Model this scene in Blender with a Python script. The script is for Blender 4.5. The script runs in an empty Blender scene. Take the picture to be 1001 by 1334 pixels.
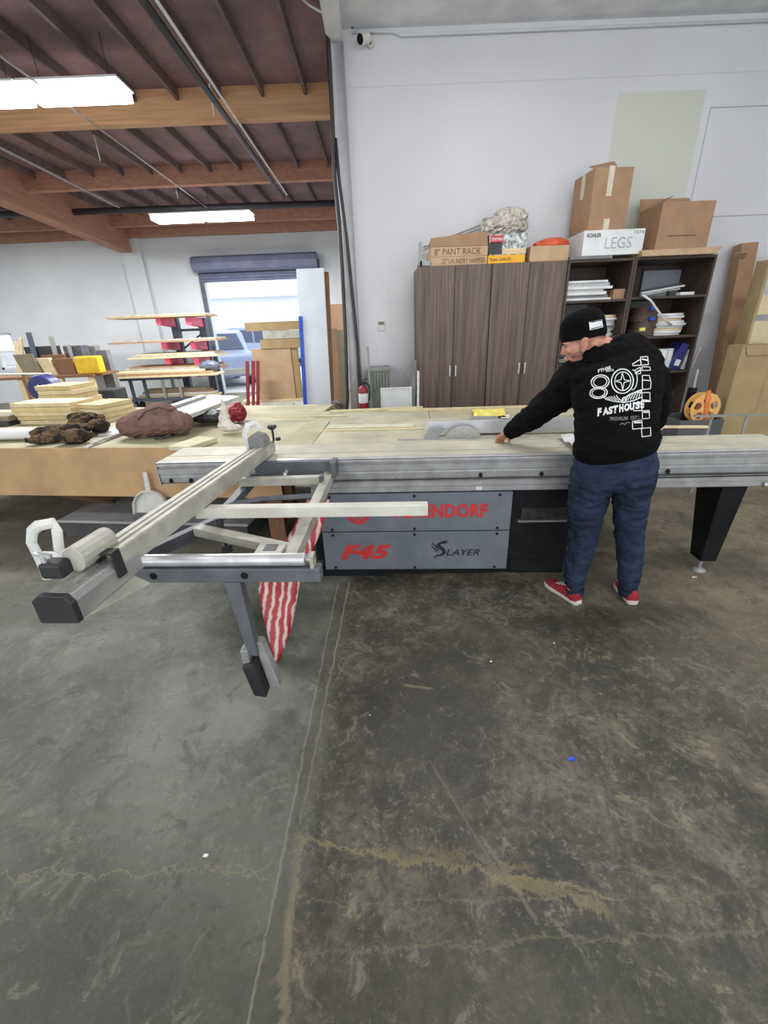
import bpy, bmesh, math, random
from mathutils import Vector, Matrix, noise
from mathutils.bvhtree import BVHTree
random.seed(7)
sc = bpy.context.scene
COL = sc.collection
PI = math.pi
V = Vector
# ---------------------------------------------------------------- camera model (1001x1334)
CX, CY = 500.5, 667.0
VDX, VDY, HZ, CAMH = 551.0, 1914.0, 425.0, 1.68
_v = (VDX - CX, VDY - CY); _L = math.hypot(*_v); _d = CY - HZ
FOC = math.sqrt(_L * _d)
foot = (CX - _v[0] / _L * _d, CY - _v[1] / _L * _d)
DN = V((_v[0], _v[1], FOC)).normalized()
FW = V((foot[0] - CX, foot[1] - CY, FOC)).normalized()
RT = DN.cross(FW)
if RT.x < 0: RT = -RT
UP = -DN
def ray(px, py):
    v = V((px - CX, py - CY, FOC)); return V((v.dot(RT), v.dot(FW), v.dot(UP)))
CAM = V((0, 0, CAMH))
def at_z(px, py, z):
    r = ray(px, py); return CAM + r * ((z - CAMH) / r.z)
def at(px, py, Y):
    r = ray(px, py); return CAM + r * (Y / r.y)
def mpp(p):            # metres per photo pixel at a point
    d = p - CAM
    cf = V((RT.z, FW.z, UP.z))
    return d.dot(cf) / FOC
cam = bpy.data.cameras.new('camera'); camo = bpy.data.objects.new('camera', cam); COL.objects.link(camo)
m = Matrix.Identity(4)
right = V((RT.x, FW.x, UP.x)); down = V((RT.y, FW.y, UP.y)); fwd = V((RT.z, FW.z, UP.z))
for i in range(3):
    m[i][0] = right[i]; m[i][1] = -down[i]; m[i][2] = -fwd[i]; m[i][3] = CAM[i]
camo.matrix_world = m
cam.sensor_fit = 'HORIZONTAL'; cam.sensor_width = 36; cam.lens = FOC / 1001 * 36; cam.clip_start = .05; cam.clip_end = 200
sc.camera = camo
sc.view_settings.view_transform = 'Standard'; sc.view_settings.look = 'None'; sc.view_settings.gamma = 1
sc.view_settings.use_curve_mapping = False
sc.view_settings.exposure = 0.0

# ---------------------------------------------------------------- materials
MATS = {}
def srgb(c):
    return tuple(((x / 255) / 12.92 if x / 255 <= .04045 else ((x / 255 + .055) / 1.055) ** 2.4) for x in c) + (1,)
class NT:
    def __init__(s, mat): s.t = mat.node_tree; s.n = s.t.nodes; s.l = s.t.links
    def new(s, k, **kw):
        n = s.n.new(k)
        for a, b in kw.items(): setattr(n, a, b)
        return n
    def link(s, a, b): s.l.new(a, b)
    def val(s, sock, v):
        if hasattr(v, 'is_linked') or isinstance(v, bpy.types.NodeSocket): s.link(v, sock)
        else: sock.default_value = v
    def math(s, op, a, b=None, c=None, clamp=False):
        n = s.new('ShaderNodeMath', operation=op, use_clamp=clamp); s.val(n.inputs[0], a)
        if b is not None: s.val(n.inputs[1], b)
        if c is not None: s.val(n.inputs[2], c)
        return n.outputs[0]
    def mix(s, f, a, b, bt='MIX'):
        n = s.new('ShaderNodeMix', data_type='RGBA', blend_type=bt)
        s.val(n.inputs[0], f); s.val(n.inputs[6], a); s.val(n.inputs[7], b); return n.outputs[2]
    def noise(s, vec, scale, detail=4, rough=.55, dist=0):
        n = s.new('ShaderNodeTexNoise'); s.link(vec, n.inputs['Vector']); n.inputs['Scale'].default_value = scale
        n.inputs['Detail'].default_value = detail; n.inputs['Roughness'].default_value = rough; n.inputs['Distortion'].default_value = dist
        return n.outputs[0]
    def ramp(s, v, a, b, lo=0., hi=1.):
        n = s.new('ShaderNodeMapRange'); s.val(n.inputs[0], v)
        n.inputs[1].default_value = a; n.inputs[2].default_value = b; n.inputs[3].default_value = lo; n.inputs[4].default_value = hi
        n.clamp = True; return n.outputs[0]
    def coord(s, kind='Object', scale=(1, 1, 1)):
        t = s.new('ShaderNodeTexCoord'); mp = s.new('ShaderNodeMapping'); s.link(t.outputs[kind], mp.inputs[0]); mp.inputs['Scale'].default_value = scale
        return mp.outputs[0]
def base(name, rough=.6, metal=0):
    mt = bpy.data.materials.new(name); mt.use_nodes = True; nt = NT(mt); b = nt.n['Principled BSDF']
    b.inputs['Roughness'].default_value = rough; b.inputs['Metallic'].default_value = metal
    return mt, nt, b
def mat(name, c1, c2=None, scale=8., rough=.6, metal=0., bump=0., stretch=(1, 1, 1), lo=.35, hi=.65, detail=4, bscale=None):
    if name in MATS: return MATS[name]
    mt, nt, b = base(name, rough, metal)
    c2 = c2 or tuple(x * .85 for x in c1)
    v = nt.coord('Object', stretch)
    nz = nt.noise(v, scale, detail)
    col = nt.mix(nt.ramp(nz, lo, hi), srgb(c1), srgb(c2)); nt.link(col, b.inputs['Base Color'])
    if bump:
        bp = nt.new('ShaderNodeBump'); bp.inputs['Strength'].default_value = bump; bp.inputs['Distance'].default_value = .01
        nt.link(nt.noise(v, bscale or scale * 3, 5), bp.inputs['Height']); nt.link(bp.outputs[0], b.inputs['Normal'])
    MATS[name] = mt; return mt
def emit(name, c, s):
    mt, nt, b = base(name); b.inputs['Emission Color'].default_value = srgb(c); b.inputs['Emission Strength'].default_value = s
    b.inputs['Base Color'].default_value = srgb(c); MATS[name] = mt; return mt

M = {}
M['alu'] = mat('brushed_aluminium', (178, 178, 174), (150, 150, 148), 30, .38, .55, stretch=(1, 12, 12))
M['alu_dusty'] = mat('dusty_aluminium', (186, 184, 170), (160, 158, 148), 9, .55, .25)
M['alu_dark'] = mat('grey_aluminium', (156, 156, 156), (134, 134, 134), 9, .5, .2)
M['chrome'] = mat('polished_steel', (210, 210, 210), (190, 190, 192), 12, .34, .5)
M['dust_top'] = mat('sawdust_covered_metal', (196, 192, 170), (168, 165, 148), 5, .6, .15, detail=6, lo=.3, hi=.7)
M['cast'] = mat('dusty_cast_iron', (190, 186, 160), (162, 158, 136), 4, .6, .1, detail=7)
M['bluegrey'] = mat('blue_grey_paint', (98, 101, 106), (82, 85, 90), 10, .5, .1)
M['panel'] = mat('silver_blue_panel', (110, 115, 124), (98, 103, 112), 5, .5, .15)
M['black'] = mat('black_paint', (30, 31, 33), (22, 23, 24), 8, .5)
M['blackp'] = mat('black_plastic', (38, 38, 40), (28, 28, 30), 10, .55)
M['whitep'] = mat('white_plastic', (214, 214, 208), (196, 196, 190), 8, .45)
M['red'] = mat('red_print', (196, 48, 48), (176, 44, 44), 20, .5)
M['blackprint'] = mat('black_print', (26, 28, 34), None, 5, .5)
M['mdf'] = mat('mdf_board', (216, 202, 164), (200, 184, 144), 12, .8)
M['mdf_edge'] = mat('mdf_orange_board', (194, 158, 114), (172, 140, 104), 3.5, .75, detail=8, bump=.1)
M['bench_top'] = mat('dusty_bench_top', (186, 180, 150), (158, 150, 122), 2.5, .8, detail=7)
M['lightwood'] = mat('pale_wood', (214, 200, 164), (192, 174, 134), 14, .7, stretch=(1, 8, 8))
M['brownwood'] = mat('brown_timber', (134, 96, 66), (112, 80, 56), 10, .75, stretch=(4, 4, .6))
M['cardboard'] = mat('cardboard', (166, 132, 102), (152, 120, 92), 6, .85)
M['cardtan'] = mat('tan_cardboard', (172, 150, 108), (158, 136, 98), 4, .85)
M['cardpale'] = mat('pale_cardboard', (190, 164, 130), (178, 150, 118), 6, .85)
M['tape'] = mat('packing_tape', (206, 198, 180), (190, 180, 160), 20, .4)
M['white'] = mat('white_laminate', (222, 223, 222), (206, 208, 208), 4, .5)
M['paper'] = mat('white_paper', (226, 226, 224), (208, 208, 206), 14, .8)
M['yellowpaper'] = mat('yellow_paper', (232, 222, 120), (214, 200, 100), 20, .8)
M['grey'] = mat('grey_sheet', (128, 128, 128), (108, 108, 108), 4, .7, detail=7)
M['darkgrey'] = mat('dark_grey_sheet', (78, 78, 78), (62, 62, 62), 3, .8)
M['walnut'] = None
M['orange'] = mat('orange_plastic', (214, 92, 48), (190, 78, 42), 10, .5)
M['reel'] = mat('yellow_orange_plastic', (236, 184, 112), (222, 162, 90), 10, .5)
M['redplastic'] = mat('red_plastic', (150, 32, 44), (120, 26, 36), 10, .45)
M['blue'] = mat('blue_plastic', (34, 44, 110), (28, 34, 88), 6, .45)
M['bluetape'] = mat('blue_tape', (38, 84, 196), (30, 70, 170), 10, .6)
M['pinkarm'] = mat('pink_red_paint', (232, 96, 134), (216, 76, 112), 6, .5)
M['steelblue'] = mat('slate_paint', (84, 92, 108), (70, 78, 92), 6, .5)
M['canister'] = mat('blue_grey_steel_curtain', (120, 124, 150), (104, 108, 134), 3, .5, .2)
M['skin'] = mat('skin', (190, 138, 118), (172, 116, 98), 25, .5, bump=.08)
M['hoodie'] = mat('black_cotton', (11, 11, 12), (7, 7, 8), 18, .9, bump=.35, bscale=90)
M['beanie'] = mat('black_knit', (11, 11, 12), (7, 7, 8), 40, .95, bump=.6, stretch=(1, 1, .15), bscale=60)
M['denim'] = mat('blue_denim', (46, 58, 80), (27, 34, 48), 7, .85, bump=.4, detail=7, lo=.3, hi=.7, bscale=60)
M['redcanvas'] = mat('red_canvas', (146, 30, 42), (124, 24, 34), 20, .8)
M['rubber'] = mat('white_rubber', (206, 196, 188), (186, 174, 166), 15, .6)
M['print'] = mat('white_ink', (214, 214, 214), (196, 196, 196), 30, .8)
M['greyprint'] = mat('grey_ink', (108, 108, 110), (90, 90, 92), 30, .8)
M['bagbrown'] = mat('brown_canvas', (128, 102, 92), (106, 82, 74), 10, .9, bump=.5)
M['camo'] = mat('camouflage_cloth', (104, 84, 62), (50, 44, 38), 9, .9, lo=.46, hi=.54, bump=.4)
M['foam'] = mat('white_foam', (222, 218, 206), (204, 198, 184), 14, .8, bump=.5)
M['plasticbag'] = mat('clear_grey_plastic_bag', (206, 200, 188), (176, 168, 154), 14, .25, bump=.9)
M['bin'] = mat('grey_green_plastic', (128, 134, 126), (112, 118, 110), 6, .6)
M['pipewhite'] = mat('white_painted_pipe', (206, 206, 208), (190, 190, 192), 5, .5)
M['suv'] = mat('silver_car_paint', (150, 164, 196), (140, 154, 188), 2, .3, .3)
M['glass_dark'] = mat('dark_car_glass', (60, 76, 108), (50, 64, 92), 2, .1)
M['yellow'] = mat('yellow_plastic', (226, 188, 40), (206, 168, 30), 8, .5)
M['nearblack'] = mat('dark_plastic', (50, 50, 54), (38, 38, 42), 8, .5)
M['olive'] = mat('olive_board', (140, 132, 108), (124, 116, 94), 5, .8)

for k_ in ('hoodie', 'beanie', 'denim', 'black', 'camo', 'bagbrown'):
    M[k_].node_tree.nodes['Principled BSDF'].inputs['Specular IOR Level'].default_value = .12
# grain wood for the cabinets
mt, nt, b = base('walnut_laminate', .5)
v = nt.coord('Object', (14, 14, .55)); n1 = nt.noise(v, 2.2, 6, .6, .6)
v2 = nt.coord('Object', (70, 70, 1.2)); n2 = nt.noise(v2, 3, 4)
col = nt.mix(nt.ramp(n1, .36, .64), srgb((76, 60, 51)), srgb((118, 97, 83)))
col = nt.mix(nt.ramp(n2, .35, .7, 0, .5), col, srgb((70, 54, 48))); nt.link(col, b.inputs['Base Color']); M['walnut'] = mt
M['walnut_dark'] = mat('dark_walnut_laminate', (74, 60, 52), (56, 45, 40), 3, .55, stretch=(12, 12, .8))
# white wall with the unpainted patch and the cut panel line (world metres on the wall)
def rectmask(nt, X, Z, x0, x1, z0, z1):
    a = nt.math('MULTIPLY', nt.math('GREATER_THAN', X, x0), nt.math('LESS_THAN', X, x1))
    c = nt.math('MULTIPLY', nt.math('GREATER_THAN', Z, z0), nt.math('LESS_THAN', Z, z1))
    return nt.math('MULTIPLY', a, c)
mt, nt, b = base('painted_wall', .75)
g = nt.new('ShaderNodeNewGeometry'); sp = nt.new('ShaderNodeSeparateXYZ'); nt.link(g.outputs['Position'], sp.inputs[0])
X, Z = sp.outputs[0], sp.outputs[2]; P = g.outputs['Position']
wcol = nt.mix(nt.ramp(nt.noise(P, .8, 6), .35, .65), srgb((214, 214, 217)), srgb((205, 205, 209)))
patch = rectmask(nt, X, Z, 2.64, 3.58, 2.585, 3.835)
wcol = nt.mix(patch, wcol, srgb((200, 202, 190)))
def rline(x0, x1, z0, z1, w=.006):
    global wcol
    mm = nt.math('SUBTRACT', rectmask(nt, X, Z, x0 - w, x1 + w, z0 - w, z1 + w), rectmask(nt, X, Z, x0 + w, x1 - w, z0 + w, z1 - w))
    wcol = nt.mix(nt.math('MULTIPLY', mm, .55), wcol, srgb((110, 108, 108)))
rline(3.66, 7.5, 2.70, 3.68)
scuff = nt.ramp(nt.noise(P, 9, 6, .7), .60, .68, 0, .5)
lowm = nt.math('MULTIPLY', nt.ramp(Z, 2.3, 1.5), scuff)
wcol = nt.mix(lowm, wcol, srgb((150, 150, 150)))
# horizontal tape band near the top
band = rectmask(nt, X, Z, -.3, 4.5, 3.955, 3.965)
wcol = nt.mix(nt.math('MULTIPLY', band, .25), wcol, srgb((150, 150, 155)))
nt.link(wcol, b.inputs['Base Color']); M['wall'] = mt
M['wallback'] = mat('painted_back_wall', (208, 212, 214), (196, 200, 204), .7, .8, detail=6)
M['wallgrey'] = mat('grey_painted_ceiling', (226, 227, 230), (206, 208, 212), 3, .9)
# ceiling plywood
mt, nt, b = base('stained_plywood_ceiling', .85)
v = nt.coord('Object', (1, 1, 1)); n1 = nt.noise(v, 1.2, 7, .6); n2 = nt.noise(v, 40, 3)
c = nt.mix(nt.ramp(n1, .35, .65), srgb((142, 112, 118)), srgb((104, 82, 88))); c = nt.mix(nt.ramp(n2, .4, .7, 0, .3), c, srgb((60, 42, 40)))
nt.link(c, b.inputs['Base Color']); M['ply'] = mt
M['glulam'] = mat('laminated_timber_beam', (194, 150, 110), (170, 130, 94), 3, .7, stretch=(.5, 3, 9), detail=7)
M['glulam_red'] = mat('reddish_timber_beam', (172, 128, 108), (150, 108, 92), 3, .75, stretch=(3, .5, 9), detail=7)
M['joist'] = mat('dark_timber_joist', (108, 88, 88), (88, 72, 72), 5, .85)
# concrete floor
mt, nt, b = base('worn_concrete_floor', .5)
g = nt.new('ShaderNodeNewGeometry'); P = g.outputs['Position']; sp = nt.new('ShaderNodeSeparateXYZ'); nt.link(P, sp.inputs[0]); X, Y = sp.outputs[0], sp.outputs[1]
warp = nt.noise(P, 2.5, 5); warpf = nt.noise(P, 12, 5, .7)
nA = nt.noise(P, 1.1, 8, .62, .3); nB = nt.noise(P, 3.3, 9, .7, .5); nC = nt.noise(P, 14, 8, .75); nD = nt.noise(P, 70, 4, .7); nE = nt.noise(P, .5, 5)
nF = nt.noise(P, 5.5, 10, .78, .8)
nG = nt.noise(P, 30, 6, .75, .3); nH = nt.noise(P, 2.1, 10, .74, .2)
left = nt.mix(nt.ramp(nA, .38, .62), srgb((124, 126, 121)), srgb((94, 97, 92)))
left = nt.mix(nt.ramp(nH, .50, .60, 0, .65), left, srgb((76, 80, 73)))
left = nt.mix(nt.ramp(nF, .53, .64, 0, .55), left, srgb((140, 141, 132)))
left = nt.mix(nt.ramp(nC, .54, .64, 0, .4), left, srgb((72, 75, 68)))
left = nt.mix(nt.ramp(nG, .56, .66, 0, .45), left, srgb((150, 150, 140)))
left = nt.mix(nt.math('MULTIPLY', nt.ramp(Y, 1.1, .5), .45), left, srgb((74, 78, 64)))
rightc = nt.mix(nt.ramp(nH, .42, .58), srgb((68, 66, 58)), srgb((112, 106, 90)))
rightc = nt.mix(nt.ramp(nF, .42, .52, .75, 0), rightc, srgb((52, 51, 47)))
rightc = nt.mix(nt.ramp(nF, .58, .63, 0, .8), rightc, srgb((142, 132, 110)))
rightc = nt.mix(nt.ramp(nC, .585, .64, 0, .6), rightc, srgb((148, 139, 118)))
rightc = nt.mix(nt.ramp(nG, .40, .48, .5, 0), rightc, srgb((46, 46, 42)))
rightc = nt.mix(nt.ramp(nG, .57, .64, 0, .5), rightc, srgb((146, 139, 120)))
# the dividing joint: X along a line (-.35,2.5) -> (-.42,.48)
xs = nt.math('ADD', X, nt.math('MULTIPLY', Y, -.035)); xs = nt.math('ADD', xs, .437)       # 0 on the joint
xw = nt.math('ADD', xs, nt.math('MULTIPLY', nt.math('SUBTRACT', warpf, .5), .035))
near = nt.ramp(Y, 3.2, 3.6, 1, 0)
side = nt.ramp(nt.math('ADD', xs, nt.math('MULTIPLY', nt.math('SUBTRACT', nF, .5), .35)), .03, .11)
side = nt.math('MAXIMUM', nt.math('MULTIPLY', side, near), nt.ramp(X, 1.2, 2.6))
col = nt.mix(side, left, rightc)
far = nt.ramp(Y, 2.6, 3.8)
farcol = nt.mix(nt.ramp(nB, .4, .66), srgb((148, 142, 128)), srgb((112, 108, 98)))
col = nt.mix(nt.math('MULTIPLY', far, .85), col, farcol)
rightfar = nt.math('MULTIPLY', nt.ramp(nt.math('ADD', X, nt.math('MULTIPLY', nH, .8)), 1.5, 2.4), nt.ramp(Y, .9, 2.4))
pale = nt.mix(nt.ramp(nH, .44, .58), srgb((152, 142, 120)), srgb((104, 98, 84)))
pale = nt.mix(nt.ramp(nC, .54, .62, 0, .5), pale, srgb((70, 66, 56)))
col = nt.mix(nt.math('MULTIPLY', rightfar, .8), col, pale)
# broad dark stain in the middle right and dark corners of old oil
def blob(cx, cy, rx, ry, k, c, edge=.5):
    global col
    dx = nt.math('DIVIDE', nt.math('SUBTRACT', X, cx), rx); dy = nt.math('DIVIDE', nt.math('SUBTRACT', Y, cy), ry)
    d = nt.math('SQRT', nt.math('ADD', nt.math('MULTIPLY', dx, dx), nt.math('MULTIPLY', dy, dy)))
    d = nt.math('ADD', d, nt.math('MULTIPLY', nt.math('SUBTRACT', nF, .5), 1.6))
    col = nt.mix(nt.ramp(d, 1 - edge, 1 + edge * .4, k, 0), col, srgb(c))
blob(.10, 1.45, .36, .42, .8, (58, 57, 54))
blob(.55, 1.75, .5, .45, .45, (66, 63, 55))
blob(-1.0, .45, .6, .32, .5, (58, 62, 54))
blob(-1.15, 1.75, .9, .16, .5, (74, 77, 72))
blob(-.6, 2.35, .8, .2, .4, (82, 85, 80))
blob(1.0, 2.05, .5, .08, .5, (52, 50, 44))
blob(.2, .5, .8, .16, .6, (62, 62, 50))
blob(-.75, 1.55, .22, .2, .45, (160, 160, 154), .8)
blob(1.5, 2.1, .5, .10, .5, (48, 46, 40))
def strokef(x0, y0, x1, y1, w, k, c, wob=.05, noisy=None):
    global col
    L = math.hypot(x1 - x0, y1 - y0); ux, uy = (x1 - x0) / L, (y1 - y0) / L
    rx = nt.math('SUBTRACT', X, x0); ry = nt.math('SUBTRACT', Y, y0)
    t = nt.math('ADD', nt.math('MULTIPLY', rx, ux), nt.math('MULTIPLY', ry, uy))
    s = nt.math('ADD', nt.math('MULTIPLY', rx, -uy), nt.math('MULTIPLY', ry, ux))
    s = nt.math('ADD', s, nt.math('MULTIPLY', nt.math('SUBTRACT', warpf if noisy is None else noisy, .5), wob))
    inn = nt.math('MULTIPLY', nt.ramp(t, 0, .03), nt.ramp(t, L - .03, L, 1, 0))
    a = nt.ramp(nt.math('ABSOLUTE', s), w * .5, w, k, 0)
    col = nt.mix(nt.math('MULTIPLY', a, inn), col, srgb(c))
strokef(-.35, 2.6, -.425, .2, .005, .7, (156, 148, 124), .03)      # joint filler
strokef(-.27, 2.6, -.36, .95, .007, .75, (158, 148, 122), .04)
strokef(-.36, .95, -.30, .2, .02, .5, (150, 140, 112), .15, nF)
strokef(-.31, 2.6, -.40, .2, .035, .45, (84, 82, 74), .03)
strokef(-.415, .83, -2.4, .86, .005, .65, (140, 132, 106), .16)
strokef(-.62, .86, -.42, .80, .004, .6, (140, 132, 106), .10)
strokef(-.36, .92, .7, .72, .009, .6, (150, 136, 98), .2, nF)
strokef(-.05, .875, .47, .80, .018, .55, (128, 117, 84), .35, nF)
strokef(.28, .80, .66, .675, .022, .6, (138, 126, 92), .3, nF)
strokef(.30, .92, .42, .66, .009, .6, (128, 118, 92), .05)
strokef(.0, 2.35, .18, 1.95, .006, .5, (120, 116, 104), .02)
strokef(.05, 1.62, .22, 1.58, .012, .6, (146, 136, 112), .03)
strokef(.15, 1.2, .35, .75, .006, .5, (116, 110, 98), .02)
strokef(-2.4, 1.02, -.5, 1.02, .012, .3, (120, 114, 92), .15)
strokef(-.35, .62, 1.6, .62, .005, .4, (132, 124, 98), .12, nF)
strokef(-.35, .735, 1.6, .70, .004, .35, (132, 124, 98), .12, nF)
col = nt.mix(nt.ramp(nD, .55, .8, 0, .35), col, srgb((130, 126, 112)))
col = nt.mix(nt.ramp(nD, .2, .42, .4, 0), col, srgb((48, 48, 44)))
blob(-2.3, 1.0, .5, .22, .5, (74, 78, 66)); blob(-2.6, 1.5, .7, .3, .4, (84, 88, 80)); blob(-1.35, 1.35, .12, .3, .35, (70, 76, 70))
col = nt.mix(1.0, col, (.71, .71, .65, 1), 'MULTIPLY')
col = nt.mix(nt.ramp(nt.noise(P, 7, 11, .8, 1.2), .56, .60, 0, .35), col, srgb((132, 128, 112)))
col = nt.mix(nt.ramp(nt.noise(P, 4.2, 11, .8, .6), .44, .40, 0, .45), col, srgb((44, 45, 40)))
nt.link(col, b.inputs['Base Color'])
nt.link(nt.ramp(nB, .3, .7, .42, .68), b.inputs['Roughness'])
bp = nt.new('ShaderNodeBump'); bp.inputs['Strength'].default_value = .25; bp.inputs['Distance'].default_value = .004
nt.link(nC, bp.inputs['Height']); nt.link(bp.outputs[0], b.inputs['Normal']); M['floor'] = mt
# plain striped plastic for the red and white wrap
mt, nt, b = base('red_white_printed_plastic', .45)
v = nt.coord('Object'); q3 = nt.new('ShaderNodeSeparateXYZ'); nt.link(v, q3.inputs[0]); ph = nt.math('ADD', nt.math('MULTIPLY', q3.outputs[0], 150), nt.math('MULTIPLY', q3.outputs[2], -22)); ph = nt.math('ADD', ph, nt.math('MULTIPLY', nt.noise(v, 9, 3), 11)); n1 = nt.math('ADD', nt.math('MULTIPLY', nt.math('SINE', ph), .04), .505)
nt.link(nt.mix(nt.ramp(n1, .50, .54), srgb((160, 44, 48)), srgb((206, 184, 176))), b.inputs['Base Color']); M['wrap'] = mt
# picture on the carton of the saw kit
mt, nt, b = base('printed_carton', .5)
v = nt.coord('Object', (1, 1, 1)); n1 = nt.noise(v, 22, 5, .7)
c = nt.mix(nt.ramp(n1, .4, .6), srgb((96, 92, 88)), srgb((206, 214, 214))); nt.link(c, b.inputs['Base Color']); M['carton'] = mt

# ---------------------------------------------------------------- mesh building
MW = {}
def tag(o, label=None, cat=None, group=None, kind=None):
    if label: o['label'] = label
    if cat: o['category'] = cat
    if group: o['group'] = group
    if kind: o['kind'] = kind
    return o
def thing(name, label, cat, loc=(0, 0, 0), rotz=0, group=None):
    o = bpy.data.objects.new(name, None); COL.objects.link(o); o.location = loc; o.rotation_euler = (0, 0, rotz)
    o.empty_display_size = .1
    MW[o.name] = Matrix.Translation(V(loc)) @ Matrix.Rotation(rotz, 4, 'Z')
    return tag(o, label, cat, group)
class MB:
    def __init__(s, T=None): s.v = []; s.f = []; s.T = T or Matrix.Identity(4)
    def add(s, vs, fs, T=None):
        n = len(s.v); TT = s.T @ T if T else s.T
        s.v += [TT @ V(p) for p in vs]; s.f += [[i + n for i in f] for f in fs]; return s
    def box(s, x0, y0, z0, x1, y1, z1, T=None):
        vs = [(x, y, z) for z in (z0, z1) for y in (y0, y1) for x in (x0, x1)]
        return s.add(vs, [(0, 2, 3, 1), (4, 5, 7, 6), (0, 1, 5, 4), (2, 6, 7, 3), (0, 4, 6, 2), (1, 3, 7, 5)], T)
    def hexa(s, b, t):      # b, t: four points each, counter-clockwise from above
        return s.add(list(b) + list(t), [(3, 2, 1, 0), (4, 5, 6, 7), (0, 1, 5, 4), (1, 2, 6, 5), (2, 3, 7, 6), (3, 0, 4, 7)])
    def bar(s, p, q, w, h, up=(0, 0, 1)):     # box from p to q, w across, h along up, p q on its axis
        p, q = V(p), V(q); t = (q - p).normalized(); side = t.cross(V(up)).normalized(); u = side.cross(t)
        a = side * w / 2; c = u * h / 2
        ends = []
        for e in (p, q): ends.append([e - a - c, e + a - c, e + a + c, e - a + c])
        return s.add(ends[0] + ends[1], [(0, 1, 2, 3), (7, 6, 5, 4), (0, 4, 5, 1), (1, 5, 6, 2), (2, 6, 7, 3), (3, 7, 4, 0)])
    def cyl(s, p, q, r, r2=None, n=20):
        return s.limb([p, q], [r, r if r2 is None else r2], n)
    def limb(s, pts, rad, n=14, ref=(0, 1, 0), cap=True, roundcap=False):
        pts = [V(p) for p in pts]; rings = []
        rad = [r if isinstance(r, (tuple, list)) else (r, r) for r in rad]
        for i, p in enumerate(pts):
            t = (pts[min(i + 1, len(pts) - 1)] - pts[max(i - 1, 0)]).normalized()
            rf = V(ref)
            if abs(t.dot(rf)) > .95: rf = V((1, 0, 0)) if abs(t.x) < .9 else V((0, 0, 1))
            a = rf.cross(t).normalized(); bb = t.cross(a).normalized()
            rings.append((p, a, bb, rad[i], t))
        if roundcap:
            for k in (0, -1):
                p, a, bb, r, t = rings[k]; sg = -1 if k == 0 else 1; rr = min(r)
                ex = [(p + t * sg * rr * math.sin(q), a, bb, (r[0] * math.cos(q), r[1] * math.cos(q)), t) for q in (.5, 1.0, 1.35)]
                rings = (list(reversed(ex)) + rings) if k == 0 else (rings + ex)
        vs = []
        for p, a, bb, r, t in rings:
            for k in range(n):
                th = 2 * PI * k / n; vs.append(p + a * r[0] * math.cos(th) + bb * r[1] * math.sin(th))
        fs = []
        for i in range(len(rings) - 1):
            for k in range(n): fs.append((i * n + k, i * n + (k + 1) % n, (i + 1) * n + (k + 1) % n, (i + 1) * n + k))
        if cap: fs.append(tuple(reversed(range(n)))); fs.append(tuple((len(rings) - 1) * n + k for k in range(n)))
        return s.add(vs, fs)
    def ell(s, c, r, T=None, nu=20, nv=12):
        vs = []; fs = []
        for j in range(1, nv):
            ph = PI * j / nv
            for i in range(nu):
                th = 2 * PI * i / nu; vs.append((c[0] + r[0] * math.sin(ph) * math.cos(th), c[1] + r[1] * math.sin(ph) * math.sin(th), c[2] - r[2] * math.cos(ph)))
        b_ = len(vs); vs += [(c[0], c[1], c[2] - r[2]), (c[0], c[1], c[2] + r[2])]
        for j in range(nv - 2):
            for i in range(nu): fs.append((j * nu + i, j * nu + (i + 1) % nu, (j + 1) * nu + (i + 1) % nu, (j + 1) * nu + i))
        for i in range(nu): fs.append((b_, (i + 1) % nu, i)); fs.append((b_ + 1, (nv - 2) * nu + i, (nv - 2) * nu + (i + 1) % nu))
        return s.add(vs, fs, T)
    def prism(s, poly, f0, f1):      # poly list of 2d, f0/f1 map (a,b)->3d
        n = len(poly); vs = [f0(*p) for p in poly] + [f1(*p) for p in poly]
        fs = [tuple(reversed(range(n))), tuple(range(n, 2 * n))] + [(i, (i + 1) % n, n + (i + 1) % n, n + i) for i in range(n)]
        return s.add(vs, fs)
    def build(s, name, m_, parent=None, smooth=False, bevel=0, mods=(), segs=2):
        me = bpy.data.meshes.new(name)
        if parent is not None: inv = MW[parent.name].inverted(); loc = None
        else:
            xs = [p.x for p in s.v]; ys = [p.y for p in s.v]; zs = [p.z for p in s.v]
            loc = V(((min(xs) + max(xs)) / 2, (min(ys) + max(ys)) / 2, min(zs))); inv = Matrix.Translation(-loc)
        me.from_pydata([inv @ p for p in s.v], [], s.f); me.update()
        bm = bmesh.new(); bm.from_mesh(me); bmesh.ops.recalc_face_normals(bm, faces=bm.faces); bm.to_mesh(me); bm.free()
        o = bpy.data.objects.new(name, me); COL.objects.link(o)
        if parent is not None: o.parent = parent; MW[o.name] = MW[parent.name].copy()
        else: o.location = loc; MW[o.name] = Matrix.Translation(loc)
        me.materials.append(m_)
        if smooth:
            for p in me.polygons: p.use_smooth = True
        if bevel:
            bv = o.modifiers.new('bevel', 'BEVEL'); bv.width = bevel; bv.segments = segs; bv.limit_method = 'ANGLE'; bv.angle_limit = math.radians(40)
        return o
def bake(o):           # apply modifiers
    dg = bpy.context.evaluated_depsgraph_get(); dg.update()
    me = bpy.data.meshes.new_from_object(o.evaluated_get(dg), depsgraph=dg)
    o.modifiers.clear(); old = o.data; o.data = me; bpy.data.meshes.remove(old)
    for p in me.polygons: p.use_smooth = True
    return o
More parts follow.
